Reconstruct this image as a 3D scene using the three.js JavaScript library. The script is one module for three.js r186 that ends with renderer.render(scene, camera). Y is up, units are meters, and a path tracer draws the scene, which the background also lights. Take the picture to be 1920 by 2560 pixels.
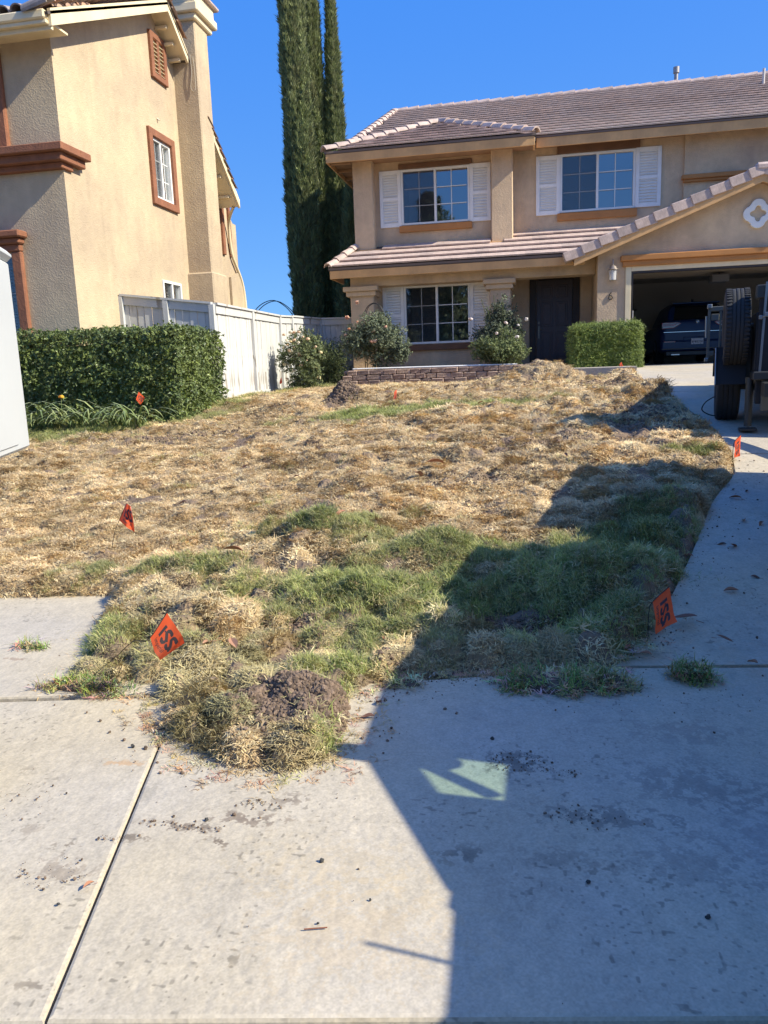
import * as THREE from 'three';
import { mergeGeometries, mergeVertices } from 'three/addons/utils/BufferGeometryUtils.js';
import { FontLoader } from 'three/addons/loaders/FontLoader.js';
import { TextGeometry } from 'three/addons/geometries/TextGeometry.js';

// ---------------------------------------------------------------- camera, sky, sun, exposure
const rad = (d) => d * Math.PI / 180;
const scene = new THREE.Scene();
const camera = new THREE.PerspectiveCamera(67.32, 0.75, 0.05, 600);
camera.position.set(0, 1.5, 0);
camera.rotation.order = 'YXZ';
camera.rotation.set(rad(-10.5), rad(11), rad(-2.04));
scene.add(camera);
const renderer = new THREE.WebGLRenderer({ antialias: true });
renderer.toneMapping = THREE.LinearToneMapping;
renderer.toneMappingExposure = 1.72;
renderer.shadowMap.enabled = true;
renderer.shadowMap.type = THREE.PCFSoftShadowMap;

const SUN_EL = rad(38), SUN_AZ = rad(9.5);          // the sun stands to the right of the houses, a little in front of their fronts
const sunDir = new THREE.Vector3(Math.cos(SUN_EL) * Math.cos(SUN_AZ), Math.sin(SUN_EL), Math.cos(SUN_EL) * Math.sin(SUN_AZ));
{ // clear deep blue sky: paler towards the horizon and round the sun
  const W = 512, H = 256, d = new Float32Array(W * H * 4);
  for (let j = 0; j < H; j++) for (let i = 0; i < W; i++) {
    const el = (j + 0.5) / H * Math.PI - Math.PI / 2, az = (i + 0.5) / W * 2 * Math.PI - Math.PI;
    const v = [Math.cos(el) * Math.cos(az), Math.sin(el), Math.cos(el) * Math.sin(az)];
    const c = v[0] * sunDir.x + v[1] * sunDir.y + v[2] * sunDir.z;
    const h = Math.exp(-Math.max(0, v[1]) / 0.20), g = 1.1 * Math.exp(-Math.acos(Math.min(1, c)) / 0.26);
    const zen = [0.020, 0.140, 0.53], hor = [0.175, 0.38, 0.63];
    for (let k = 0; k < 3; k++) d[(j * W + i) * 4 + k] = v[1] < 0 ? [0.20, 0.19, 0.18][k] : zen[k] + (hor[k] - zen[k]) * h + g * [1, 0.95, 0.85][k];
    d[(j * W + i) * 4 + 3] = 1;
  }
  const t = new THREE.DataTexture(d, W, H, THREE.RGBAFormat, THREE.FloatType);
  t.mapping = THREE.EquirectangularReflectionMapping; t.magFilter = THREE.LinearFilter; t.minFilter = THREE.LinearFilter; t.needsUpdate = true;
  scene.background = t; scene.environment = t;
}
const sun = new THREE.DirectionalLight(new THREE.Color().setRGB(1, 0.94, 0.765), 4.55);
sun.position.copy(sunDir).multiplyScalar(60).add(new THREE.Vector3(-2, 1, -10));
sun.target.position.set(-2, 1, -10);
sun.castShadow = true; sun.shadow.radius = 1; sun.shadow.mapSize.set(4096, 4096);
Object.assign(sun.shadow.camera, { left: -35, right: 35, top: 35, bottom: -35, near: 1, far: 140 });
scene.add(sun, sun.target);

// ---------------------------------------------------------------- helpers
let seed = 1;
function rng(s) { let a = s >>> 0; return () => { a = (a + 0x6D2B79F5) | 0; let t = Math.imul(a ^ (a >>> 15), 1 | a); t = (t + Math.imul(t ^ (t >>> 7), 61 | t)) ^ t; return ((t ^ (t >>> 14)) >>> 0) / 4294967296; }; }
const R = rng(20241);
const rr = (a, b) => a + (b - a) * R();
const lerp = (a, b, t) => a + (b - a) * t, clamp = (x, a = 0, b = 1) => Math.min(b, Math.max(a, x)), smooth = (a, b, x) => { const t = clamp((x - a) / (b - a)); return t * t * (3 - 2 * t); };
const V = (x, y, z) => new THREE.Vector3(x, y, z);
const col = (r, g, b) => new THREE.Color().setRGB(r, g, b);
const hash = (i, j, s = 0) => { let h = Math.imul(i | 0, 374761393) + Math.imul(j | 0, 668265263) + Math.imul(s | 0, 1442695041); h = Math.imul(h ^ (h >>> 13), 1274126177); return ((h ^ (h >>> 16)) >>> 0) / 4294967296; };
function vn(x, y, s = 0, per = 0) { // value noise, optionally tiling
  const i = Math.floor(x), j = Math.floor(y), fx = x - i, fy = y - j, u = fx * fx * (3 - 2 * fx), v = fy * fy * (3 - 2 * fy);
  const w = per ? (n) => ((n % per) + per) % per : (n) => n;
  const a = hash(w(i), w(j), s), b = hash(w(i + 1), w(j), s), c = hash(w(i), w(j + 1), s), d = hash(w(i + 1), w(j + 1), s);
  return a + (b - a) * u + (c - a) * v + (a - b - c + d) * u * v;
}
function fbm(x, y, o = 4, s = 0, per = 0) { let t = 0, a = 0.5, n = 0; for (let k = 0; k < o; k++) { t += a * vn(x, y, s + k * 17, per); n += a; x *= 2; y *= 2; per *= 2; a *= 0.5; } return t / n; }

function texture(n, fn, { srgb = false, repeat = 1 } = {}) {
  const [w, h] = Array.isArray(n) ? n : [n, n], d = new Uint8Array(w * h * 4);
  for (let j = 0; j < h; j++) for (let i = 0; i < w; i++) { const c = fn(i / w, j / h), o = (j * w + i) * 4; for (let k = 0; k < 3; k++) d[o + k] = clamp(Array.isArray(c) ? c[k] : c) * 255; d[o + 3] = 255; }
  const t = new THREE.DataTexture(d, w, h); t.wrapS = t.wrapT = THREE.RepeatWrapping; t.magFilter = THREE.LinearFilter; t.minFilter = THREE.LinearMipmapLinearFilter; t.generateMipmaps = true;
  if (srgb) t.colorSpace = THREE.SRGBColorSpace; t.repeat.set(1 / repeat, 1 / repeat); t.needsUpdate = true; return t;
}
const mat = (color, roughness = 0.8, more = {}) => new THREE.MeshStandardMaterial({ color: Array.isArray(color) ? col(...color) : color, roughness, ...more });
const phys = (color, roughness, more = {}) => new THREE.MeshPhysicalMaterial({ color: Array.isArray(color) ? col(...color) : color, roughness, ...more });

const taken = {};
function numbered(name) { const n = taken[name] = (taken[name] ?? -1) + 1; return n ? `${name}_${String(n).padStart(3, '0')}` : name; }
function shade(o) { o.castShadow = true; o.receiveShadow = true; return o; }
function tag(o, label, category, group) { o.userData.label = label; o.userData.category = category; if (group) o.userData.group = group; return o; }
// a thing: a Group at its base; its parts are written in world axes unless local is asked for
function thing(name, label, category, base = [0, 0, 0], group) {
  const o = new THREE.Group(); o.name = numbered(name); o.position.set(...base); scene.add(o); tag(o, label, category, group); return o;
}
const list = (g) => Array.isArray(g) ? g : [g];
function strip(g) { g = g.index ? g.toNonIndexed() : g; const r = new THREE.BufferGeometry(); for (const k of ['position', 'normal', 'uv', 'color']) if (g.attributes[k]) r.setAttribute(k, g.attributes[k]); if (!r.attributes.uv) r.setAttribute('uv', new THREE.BufferAttribute(new Float32Array(r.attributes.position.count * 2), 2)); return r; }
function merge(gs) { gs = list(gs).map(strip); return gs.length === 1 ? gs[0] : mergeGeometries(gs); }
// part in world axes: shifted back by the position of its thing
function part(name, geos, material, parent) {
  const m = shade(new THREE.Mesh(merge(geos), material)); m.name = name;
  if (parent.isGroup && parent.parent === scene) m.position.copy(parent.position).negate();
  parent.add(m); return m;
}
// piece: a mesh that shares its geometry, placed by position / rotation in its parent's axes
function piece(name, geo, material, parent, pos, rot) { const m = shade(new THREE.Mesh(geo, material)); m.name = name; if (pos) m.position.set(...pos); if (rot) m.rotation.set(...rot); parent.add(m); return m; }
function struct(name, geos, material) { const m = shade(new THREE.Mesh(merge(geos), material)); m.name = name; m.userData.kind = 'structure'; scene.add(m); return m; }

// uv in metres from position and normal
function uvm(g, s = 1) {
  g = g.index ? g.toNonIndexed() : g; if (!g.attributes.normal) g.computeVertexNormals();
  const p = g.attributes.position, n = g.attributes.normal, uv = new Float32Array(p.count * 2);
  for (let i = 0; i < p.count; i++) {
    const ax = Math.abs(n.getX(i)), ay = Math.abs(n.getY(i)), az = Math.abs(n.getZ(i)); let u, v;
    if (az >= ax && az >= ay) { u = p.getX(i); v = p.getY(i); } else if (ax >= ay) { u = p.getZ(i) + 3.3; v = p.getY(i); } else { u = p.getX(i); v = p.getZ(i); }
    uv[2 * i] = u * s; uv[2 * i + 1] = v * s;
  }
  g.setAttribute('uv', new THREE.BufferAttribute(uv, 2)); return g;
}
function box(x0, x1, y0, y1, z0, z1) { const g = new THREE.BoxGeometry(Math.abs(x1 - x0), Math.abs(y1 - y0), Math.abs(z1 - z0)); g.translate((x0 + x1) / 2, (y0 + y1) / 2, (z0 + z1) / 2); return uvm(g); }
// box with chamfered edges (44 triangles), centred
function cham(w, h, d, c) {
  const H = [w / 2, h / 2, d / 2], P = [];
  const add = (...q) => { const a = V(...q[0]), b = V(...q[1]), e = V(...q[2]); const n = b.clone().sub(a).cross(e.clone().sub(a)), m = a.clone().add(b).add(e); if (n.dot(m) < 0) q.reverse(); P.push(...q[0], ...q[1], ...q[2]); if (q[3]) P.push(...q[0], ...q[2], ...q[3]); };
  const pt = (o) => { const r = [0, 0, 0]; for (const k in o) r[k] = o[k]; return r; };
  for (let a = 0; a < 3; a++) { const b = (a + 1) % 3, e = (a + 2) % 3; for (const s of [-1, 1]) {
    add(...[[-1, -1], [1, -1], [1, 1], [-1, 1]].map(([t, u]) => pt({ [a]: s * H[a], [b]: t * (H[b] - c), [e]: u * (H[e] - c) })));
    for (const t of [-1, 1]) add(pt({ [a]: s * H[a], [b]: t * (H[b] - c), [e]: -(H[e] - c) }), pt({ [a]: s * H[a], [b]: t * (H[b] - c), [e]: H[e] - c }), pt({ [a]: s * (H[a] - c), [b]: t * H[b], [e]: H[e] - c }), pt({ [a]: s * (H[a] - c), [b]: t * H[b], [e]: -(H[e] - c) }));
  } }
  for (const s of [-1, 1]) for (const t of [-1, 1]) for (const u of [-1, 1]) add([s * H[0], t * (H[1] - c), u * (H[2] - c)], [s * (H[0] - c), t * H[1], u * (H[2] - c)], [s * (H[0] - c), t * (H[1] - c), u * H[2]]);
  const g = new THREE.BufferGeometry(); g.setAttribute('position', new THREE.BufferAttribute(new Float32Array(P), 3)); g.computeVertexNormals(); return uvm(g);
}
const cbox = (x0, x1, y0, y1, z0, z1, c = 0.01) => cham(Math.abs(x1 - x0), Math.abs(y1 - y0), Math.abs(z1 - z0), c).translate((x0 + x1) / 2, (y0 + y1) / 2, (z0 + z1) / 2);
function poly(points, holes = []) { const s = new THREE.Shape(points.map(([x, y]) => new THREE.Vector2(x, y))); for (const h of holes) s.holes.push(new THREE.Path((h.length === 4 && !Array.isArray(h[0]) ? [[h[0], h[2]], [h[1], h[2]], [h[1], h[3]], [h[0], h[3]]] : h).map(([x, y]) => new THREE.Vector2(x, y)))); return s; }
// wall in an x-y plane whose front looks to +z / wall in a z-y plane whose front looks to +x (points are [-z, y])
function wallZ(points, holes, z, t) { const g = new THREE.ExtrudeGeometry(poly(points, holes), { depth: t, bevelEnabled: false }); g.translate(0, 0, z - t); return uvm(g); }
function wallX(points, holes, x, t) { const g = new THREE.ExtrudeGeometry(poly(points, holes), { depth: t, bevelEnabled: false }); g.rotateY(Math.PI / 2); g.translate(x - t, 0, 0); return uvm(g); }
const rect = (a, b, c, d) => [[a, c], [b, c], [b, d], [a, d]];
function tube(points, r, seg = 24, sides = 6) { return new THREE.TubeGeometry(new THREE.CatmullRomCurve3(points.map((p) => V(...p))), seg, r, sides); }
function bar(a, b, r, sides = 8) { const A = V(...a), B = V(...b), L = A.distanceTo(B); const g = new THREE.CylinderGeometry(r, r, L, sides); g.applyQuaternion(new THREE.Quaternion().setFromUnitVectors(V(0, 1, 0), B.clone().sub(A).normalize())); g.translate(...A.add(B).multiplyScalar(0.5).toArray()); return g; }
// bar of rectangular section between two points
function beam(a, b, w, h) { const A = V(...a), B = V(...b), L = A.distanceTo(B); const g = new THREE.BoxGeometry(w, h, L); const m = new THREE.Matrix4().lookAt(B, A, V(0, 1, 0)); g.applyMatrix4(m); g.translate(...A.clone().add(B).multiplyScalar(0.5).toArray()); return uvm(g); }

// ---------------------------------------------------------------- materials
const T_stucco = texture(512, (u, v) => { const a = fbm(u * 40, v * 40, 3, 5, 40), b = vn(u * 64, v * 64, 9, 64); const l = Math.abs(fbm(u * 14, v * 14, 3, 31, 14) - 0.5) * 2; return clamp(0.35 + 0.5 * smooth(0.42, 0.6, a) * (0.6 + l) + 0.18 * b - 0.1); }, { repeat: 0.75 });
const stuccoTint = (r, g, b, amp, s) => texture(512, (u, v) => { const a = fbm(u * 5, v * 5, 4, s, 5) - 0.5, c = fbm(u * 40, v * 40, 2, s + 3, 40) - 0.5, st = fbm(u * 16, v * 3, 3, s + 9, 0) - 0.5; const k = 1 + amp * (a * 1.2 + c * 0.35 + st * 0.5); return [r * k, g * (k + a * 0.02), b * (k - a * 0.03)].map((x) => x); }, { srgb: true, repeat: 3.1 });
const stuccoTan = mat([1, 1, 1], 0.94, { map: stuccoTint(0.79, 0.685, 0.56, 0.18, 11), bumpMap: T_stucco, bumpScale: 0.005 });
const stuccoCream = mat([1, 1, 1], 0.94, { map: stuccoTint(0.72, 0.645, 0.535, 0.15, 47), bumpMap: T_stucco, bumpScale: 0.0045 });
const T_wood = texture([512, 128], (u, v) => { const w = v * 10 + fbm(u * 3, v * 6, 3, 3, 0) * 1.2; return clamp(0.55 + 0.3 * (vn(w * 6, u * 4, 2) - 0.5) + 0.3 * (fbm(u * 30, v * 90, 2, 8) - 0.5)); }, { repeat: 1.2 });
const painted = (c, rough, amp = 0.12, s = 1) => { const t = texture(256, (u, v) => { const k = 1 + amp * (fbm(u * 7, v * 7, 4, s, 7) - 0.5) * 2 + amp * 0.4 * (fbm(u * 50, v * 9, 2, s + 5, 0) - 0.5); return c.map((x) => x * k); }, { srgb: true, repeat: 1.7 }); return mat([1, 1, 1], rough, { map: t, bumpMap: T_wood, bumpScale: 0.0015 }); };
const fasciaTan = painted([0.80, 0.625, 0.42], 0.7, 0.10, 3);
const trimOrange = painted([0.70, 0.47, 0.25], 0.7, 0.08, 4);
const trimBrown = painted([0.44, 0.315, 0.225], 0.75, 0.10, 5);
const trimRust = mat([1, 1, 1], 0.85, { map: texture(256, (u, v) => { const k = 1 + 0.24 * (fbm(u * 9, v * 9, 4, 77, 9) - 0.5); return [0.53 * k, 0.345 * k, 0.25 * k]; }, { srgb: true, repeat: 1.1 }), bumpMap: T_stucco, bumpScale: 0.004 });
const creamPaint = painted([0.86, 0.79, 0.65], 0.65, 0.06, 6);
const whiteVinyl = mat([0.80, 0.80, 0.79], 0.45, { map: texture(128, (u, v) => { const k = 0.97 + 0.05 * (fbm(u * 6, v * 6, 3, 6, 6) - 0.5); return [k, k * 0.995, k * 0.98]; }, { srgb: true, repeat: 1 }) });
const whiteShutter = painted([0.90, 0.89, 0.87], 0.6, 0.05, 8);
const glass = phys([0.90, 0.95, 0.97], 0.015, { transmission: 1, thickness: 0, ior: 3.2 });
const roomWall = mat([0.50, 0.48, 0.44], 0.9), blindMat = mat([0.44, 0.41, 0.35], 0.7), screenMat = mat([0.035, 0.037, 0.042], 0.9, { transparent: true, opacity: 0.22 });
const blackMetal = mat([0.02, 0.02, 0.022], 0.45, { metalness: 0.4 });

// ---------------------------------------------------------------- terrain
const PL = [[0, 0], [4.7, 0.05], [6, 0.2], [9.2, 0.55], [12.9, 1.03], [17, 1.07], [60, 1.07]], PR = [[0, 0], [3.7, 0.05], [5, 0.25], [8, 0.8], [10, 1.0], [12, 1.10], [14, 1.12], [16, 1.10], [17.5, 1.10], [60, 1.2]], PD = [[0, 0], [3.7, 0.05], [5, 0.25], [8, 0.8], [12, 1.18], [16, 1.33], [17.5, 1.355], [60, 1.38]];
const pw = (P, d) => { if (d <= P[0][0]) return P[0][1]; for (let i = 1; i < P.length; i++) if (d <= P[i][0]) return lerp(P[i - 1][1], P[i][1], (d - P[i - 1][0]) / (P[i][0] - P[i - 1][0])); return P[P.length - 1][1]; };
function gh(x, z) { const d = -z, w = lerp(5.5, 1.0, smooth(10.5, 17, d)), x0 = lerp(-5, -5.5, smooth(10.5, 17, d)); let s = 0, n = 0; for (const o of [-0.5, 0, 0.5]) { const t = clamp((x - x0) / w); s += lerp(lerp(pw(PL, d + o), pw(PR, d + o), t), pw(PD, d + o), smooth(1.1, 1.9, x)); n++; } return s / n; }
const driveEdge = [[0.40, -3.66], [0.54, -3.91], [0.81, -4.45], [1.03, -5.06], [1.35, -6.02], [1.64, -6.6], [1.76, -7.3], [1.79, -8], [1.74, -10], [1.70, -12], [1.80, -14], [1.95, -15.4], [2.03, -18.6]];
const lawnPoly = [[-16, -4.2], [-5, -4.25], [-3.58, -4.5], [-2.77, -4.62], [-2.57, -4.12], [-2.36, -3.54], [-2.28, -3.2], [-1.75, -3.13], [-1.5, -2.72], [-1.33, -2.58], [-1.12, -2.5], [-0.91, -2.45], [-0.75, -2.58], [-0.72, -2.83], [-0.78, -3.22], [-0.65, -3.44], [-0.33, -3.56], [0.1, -3.6], ...driveEdge.slice(0, 12), [0.75, -15.75], [0.3, -17], [-0.2, -17.6], [-4.32, -17.75], [-4.6, -19.3], [-5.45, -18.4], [-5.42, -12.95], [-7.05, -12.95], [-7.05, -11.65], [-16, -11.65]];
function inside(x, z, P = lawnPoly) { let c = false; for (let i = 0, j = P.length - 1; i < P.length; j = i++) { const [xi, zi] = P[i], [xj, zj] = P[j]; if ((zi > z) !== (zj > z) && x < (xj - xi) * (z - zi) / (zj - zi) + xi) c = !c; } return c; }
function edge(x, z, P = lawnPoly) { let m = 1e9; for (let i = 0, j = P.length - 1; i < P.length; j = i++) { const [ax, az] = P[j], [bx, bz] = P[i], dx = bx - ax, dz = bz - az, t = clamp(((x - ax) * dx + (z - az) * dz) / (dx * dx + dz * dz)); m = Math.min(m, Math.hypot(x - ax - t * dx, z - az - t * dz)); } return m; }
const bell = (x, z, [cx, cz, rx, rz]) => { const a = (x - cx) / rx, b = (z - cz) / rz; return Math.exp(-(a * a + b * b)); };
// heaps and hollows of the torn-up lawn: x, z, radii, height
const heaps = [[-1.5, -5.25, 0.5, 0.32, 0.17], [-1.05, -4.75, 0.35, 0.25, 0.10], [-0.95, -4.3, 0.3, 0.2, 0.09], [0.35, -4.55, 0.42, 0.24, 0.15], [-0.55, -4.95, 0.35, 0.2, 0.10], [-1.0, -2.98, 0.29, 0.19, 0.14], [-1.33, -2.8, 0.14, 0.12, 0.06], [-1.05, -2.62, 0.18, 0.10, 0.04], [-0.82, -2.68, 0.1, 0.1, 0.04], [-1.55, -3.35, 0.25, 0.2, 0.05], [-2.25, -4.75, 0.3, 0.15, 0.09], [-2.0, -3.9, 0.3, 0.3, 0.06], [-2.85, -11.7, 0.22, 0.2, 0.30], [-2.5, -11.6, 0.4, 0.2, 0.14], [-3.6, -11.2, 0.6, 0.25, 0.16], [0.05, -14.4, 0.62, 0.5, 0.36], [0.55, -14.1, 0.4, 0.35, 0.18], [-0.9, -9.6, 0.5, 0.3, 0.12], [1.0, -9.9, 0.4, 0.3, 0.14], [1.5, -10.1, 0.25, 0.2, 0.2], [0.7, -7.0, 0.5, 0.2, 0.08], [1.0, -5.6, 0.3, 0.4, 0.08]];
const hollows = [[-2.1, -4.35, 0.16, 0.08, 0.07], [-1.72, -4.12, 0.12, 0.06, 0.07], [-0.1, -3.93, 0.26, 0.09, 0.10], [-1.75, -3.72, 0.12, 0.06, 0.06], [-1.3, -4.62, 0.2, 0.06, 0.08], [-0.85, -3.55, 0.1, 0.06, 0.06], [-1.15, -4.95, 0.07, 0.05, 0.08], [-2.3, -6.9, 0.12, 0.08, 0.06], [-1.2, -3.9, 0.12, 0.05, 0.06], [-0.8, -4.0, 0.12, 0.05, 0.06]];
const soilSpots = [[-0.97, -2.93, 0.23, 0.20, 2.2], [-2.85, -11.7, 0.30, 0.30, 1.5], [-2.15, -4.38, 0.22, 0.09, 1], [-0.1, -3.95, 0.3, 0.11, 1.2], [0.15, -7.6, 0.8, 0.22, 0.8], [-4.9, -9.7, 0.9, 0.22, 0.8], [-0.45, -6.6, 0.45, 0.3, 0.8], [-0.5, -5.95, 0.2, 0.18, 0.7], [-1.15, -3.65, 0.1, 0.07, 1], [-1.6, -3.55, 0.14, 0.08, 0.9], [-0.72, -3.5, 0.12, 0.06, 0.8], [-1.3, -3.95, 0.1, 0.05, 0.8], [-2.4, -8.3, 0.12, 0.2, 0.8], [-0.4, -13.0, 0.9, 0.5, 0.7], [1.15, -12.2, 0.6, 1.2, 0.6], [-1.35, -4.66, 0.12, 0.05, 0.9], [1.3, -8.7, 0.5, 0.6, 0.5]];
const greenSpots = [[-1.53, -5.3, 0.55, 0.32, 1.2], [-2.35, -4.7, 0.5, 0.14, 1], [-2.35, -3.75, 0.28, 0.35, 1.1], [-0.85, -4.4, 0.55, 0.45, 0.9], [-1.5, -4.3, 0.6, 0.35, 0.8], [-0.1, -4.3, 0.7, 0.5, 0.9], [0.5, -4.9, 0.5, 0.55, 1.05], [0.9, -5.4, 0.35, 0.5, 1.1], [0.2, -4.0, 0.5, 0.3, 0.8], [1.42, -7.12, 0.28, 0.12, 1.3], [-1.4, -10.4, 1.0, 0.5, 0.95], [-2.4, -10.2, 0.8, 0.45, 0.9], [-0.3, -10.2, 0.8, 0.4, 0.75], [-7.3, -10.8, 1.3, 0.7, 1.1], [-7.4, -10.05, 1.1, 0.5, 1.2], [-6.2, -10.6, 0.7, 0.4, 0.8], [-5.1, -12.2, 0.4, 0.6, 0.8], [-4.9, -13.8, 0.35, 1.4, 0.6], [-5.4, -11.3, 1.1, 0.35, 0.9], [-5.0, -17.0, 0.7, 1.3, 1.2], [-1.8, -3.55, 0.35, 0.2, 0.6], [-0.9, -3.3, 0.2, 0.25, 0.9], [-0.45, -4.95, 0.4, 0.2, 0.8], [-1.0, -3.75, 0.5, 0.25, 0.6], [-3.1, -4.85, 0.5, 0.1, 0.5], [-0.8, -2.72, 0.06, 0.15, 0.9]];
const soil = (x, z) => { let s = 0; for (const k of soilSpots) s += k[4] * bell(x, z, k); s += 0.9 * smooth(0.66, 0.80, fbm(x * 1.7 + 9, z * 1.7, 4, 71)); return clamp((s - 0.28 + 0.35 * (fbm(x * 9, z * 9, 2, 12) - 0.5)) * 1.6); };
const green = (x, z) => { let s = 0; for (const k of greenSpots) s += k[4] * bell(x, z, k); return clamp(s - 0.12 + 0.85 * (fbm(x * 2.6, z * 2.6, 4, 33) - 0.5)); };
const clods = []; { const r = rng(77); for (let k = 0; k < 700; k++) { const z = -2.4 - 15.2 * Math.pow(r(), 0.8), x = -8 + 10 * r(); if (!inside(x, z)) continue; const w = fbm(x * 0.7 + 4, z * 0.7, 3, 55); if (r() > smooth(0.35, 0.6, w) * 0.85 + 0.15) continue; clods.push([x, z, 0.05 + 0.13 * r(), 0.05 + 0.10 * r(), (0.02 + 0.075 * r() * r()) * (r() < 0.22 ? -0.8 : 1)]); } }
// torn turf: irregular chunks, each with its own height, tilt, tint and lie of the blades
const CS = 0.19;
function chunk(x, z) {
  const wx = x + 0.12 * (fbm(x * 3, z * 3, 2, 401) - 0.5), wz = z + 0.12 * (fbm(x * 3, z * 3, 2, 409) - 0.5), ci = Math.floor(wx / CS), cj = Math.floor(wz / CS); let f1 = 9, f2 = 9, id = 0, ox = 0, oz = 0;
  for (let a = -1; a <= 1; a++) for (let b = -1; b <= 1; b++) { const i = ci + a, j = cj + b, px = (i + 0.15 + 0.7 * hash(i, j, 1)) * CS, pz = (j + 0.15 + 0.7 * hash(i, j, 2)) * CS, d = Math.hypot(wx - px, wz - pz); if (d < f1) { f2 = f1; f1 = d; id = i * 7919 + j; ox = wx - px; oz = wz - pz; } else if (d < f2) f2 = d; }
  return { f: (f2 - f1) / CS, ox, oz, h: (k) => hash(id, k, 77) };
}
const rough = (x, z) => clamp(0.22 + 0.95 * smooth(0.36, 0.62, fbm(x * 0.55 + 3, z * 0.55, 3, 421)) + 0.35 * smooth(-3.5, -1.5, x) * smooth(-4, -7, z) + 0.3 * smooth(-5.2, -3.6, z), 0.15, 1.1) * (0.50 + 0.45 * smooth(-6.5, -4.5, z)) * (0.75 + 0.25 * smooth(-4, -1.5, x));
const bare = (x, z, c, r) => clamp(soil(x, z) + (c.h(5) < 0.035 + 0.13 * r * smooth(-7.5, -4.5, z) + 0.05 * r ? 0.85 * smooth(0.05, 0.3, c.f) : 0) + 0.75 * r * (1 - smooth(0.02, 0.16, c.f)) * smooth(0.4, 0.6, fbm(x * 2.3, z * 2.3, 2, 431)));
const LX0 = -9, LX1 = 2.1, LZ0 = -19.6, LZ1 = -2.3, LS = 0.033, LNX = Math.round((LX1 - LX0) / LS), LNZ = Math.round((LZ1 - LZ0) / LS);
const LH = new Float32Array((LNX + 1) * (LNZ + 1)), LIN = new Float32Array((LNX + 1) * (LNZ + 1));
for (let j = 0; j <= LNZ; j++) for (let i = 0; i <= LNX; i++) {
  const x = LX0 + i * LS, z = LZ0 + j * LS, inn = inside(x, z), e = edge(x, z), k = j * (LNX + 1) + i; LIN[k] = inn ? Math.min(1, e / 0.09) : 0;
  const lip = inn ? smooth(0, 0.10, e) : 0;
  let h = gh(x, z) + (inn ? -0.03 + 0.075 * lip : -0.10);
  if (inn) { const c = chunk(x, z), r = rough(x, z) * (1 - 0.75 * soil(x, z)); h += lip * r * (0.075 * smooth(0, 0.42, c.f) + 0.06 * (c.h(3) - 0.5) + 0.45 * (c.ox * (c.h(1) - 0.5) + c.oz * (c.h(2) - 0.5)) - 0.04); h += lip * (0.085 * (fbm(x * 2.1, z * 2.1, 4, 3) - 0.5) + 0.075 * (fbm(x * 5.5, z * 5.5, 3, 4) - 0.5) + 0.05 * (vn(x * 11, z * 11, 6) - 0.5)); for (const q of heaps) h += q[4] * bell(x, z, q) * lip; for (const q of hollows) h -= q[4] * bell(x, z, q) * lip; }
  LH[k] = h;
}
for (const q of clods) { // stamped, so that only the cells near a clod are visited
  const i0 = Math.floor((q[0] - 2.5 * q[2] - LX0) / LS), i1 = Math.ceil((q[0] + 2.5 * q[2] - LX0) / LS), j0 = Math.floor((q[1] - 2.5 * q[3] - LZ0) / LS), j1 = Math.ceil((q[1] + 2.5 * q[3] - LZ0) / LS);
  for (let j = Math.max(0, j0); j <= Math.min(LNZ, j1); j++) for (let i = Math.max(0, i0); i <= Math.min(LNX, i1); i++) { const k = j * (LNX + 1) + i; LH[k] += q[4] * bell(LX0 + i * LS, LZ0 + j * LS, q) * LIN[k]; }
}
function lawnY(x, z) { const fx = clamp((x - LX0) / LS, 0, LNX - 1e-4), fz = clamp((z - LZ0) / LS, 0, LNZ - 1e-4), i = Math.floor(fx), j = Math.floor(fz), u = fx - i, v = fz - j, k = j * (LNX + 1) + i; return lerp(lerp(LH[k], LH[k + 1], u), lerp(LH[k + LNX + 1], LH[k + LNX + 2], u), v); }

const T_soil = texture(256, (u, v) => { const a = fbm(u * 12, v * 12, 4, 21, 12), b = vn(u * 48, v * 48, 5, 48); return clamp(a * 0.7 + b * 0.35); }, { repeat: 0.6 });
{ // wide ground that reaches the horizon, dropped below everything laid on it
  const xs = [], zs = []; for (let x = -300; x <= 300; x += (x > -16 && x < 12) ? 0.5 : (x >= -40 && x < 40 ? 3 : 20)) xs.push(x); for (let z = -400; z <= 200; z += (z > -24 && z < 2) ? 0.5 : (z >= -40 && z < 40 ? 4 : 20)) zs.push(z);
  const p = [], idx = []; for (const z of zs) for (const x of xs) { const onLawn = x > LX0 + 0.05 && x < LX1 - 0.05 && z > LZ0 + 0.05 && z < LZ1 - 0.05; const fall = smooth(-26, -60, z) * 3; p.push(x, gh(x, z) - (onLawn || (x > -16 && x < 12 && z > -24) ? 0.22 : 0.15) - fall, z); }
  for (let j = 0; j + 1 < zs.length; j++) for (let i = 0; i + 1 < xs.length; i++) { const a = j * xs.length + i, b = a + xs.length; idx.push(a, b, a + 1, a + 1, b, b + 1); }
  const g = new THREE.BufferGeometry(); g.setAttribute('position', new THREE.BufferAttribute(new Float32Array(p), 3)); g.setIndex(idx); g.computeVertexNormals();
  struct('ground', uvm(g), mat([0.22, 0.18, 0.11], 1, { bumpMap: T_soil, bumpScale: 0.02 }));
}
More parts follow.
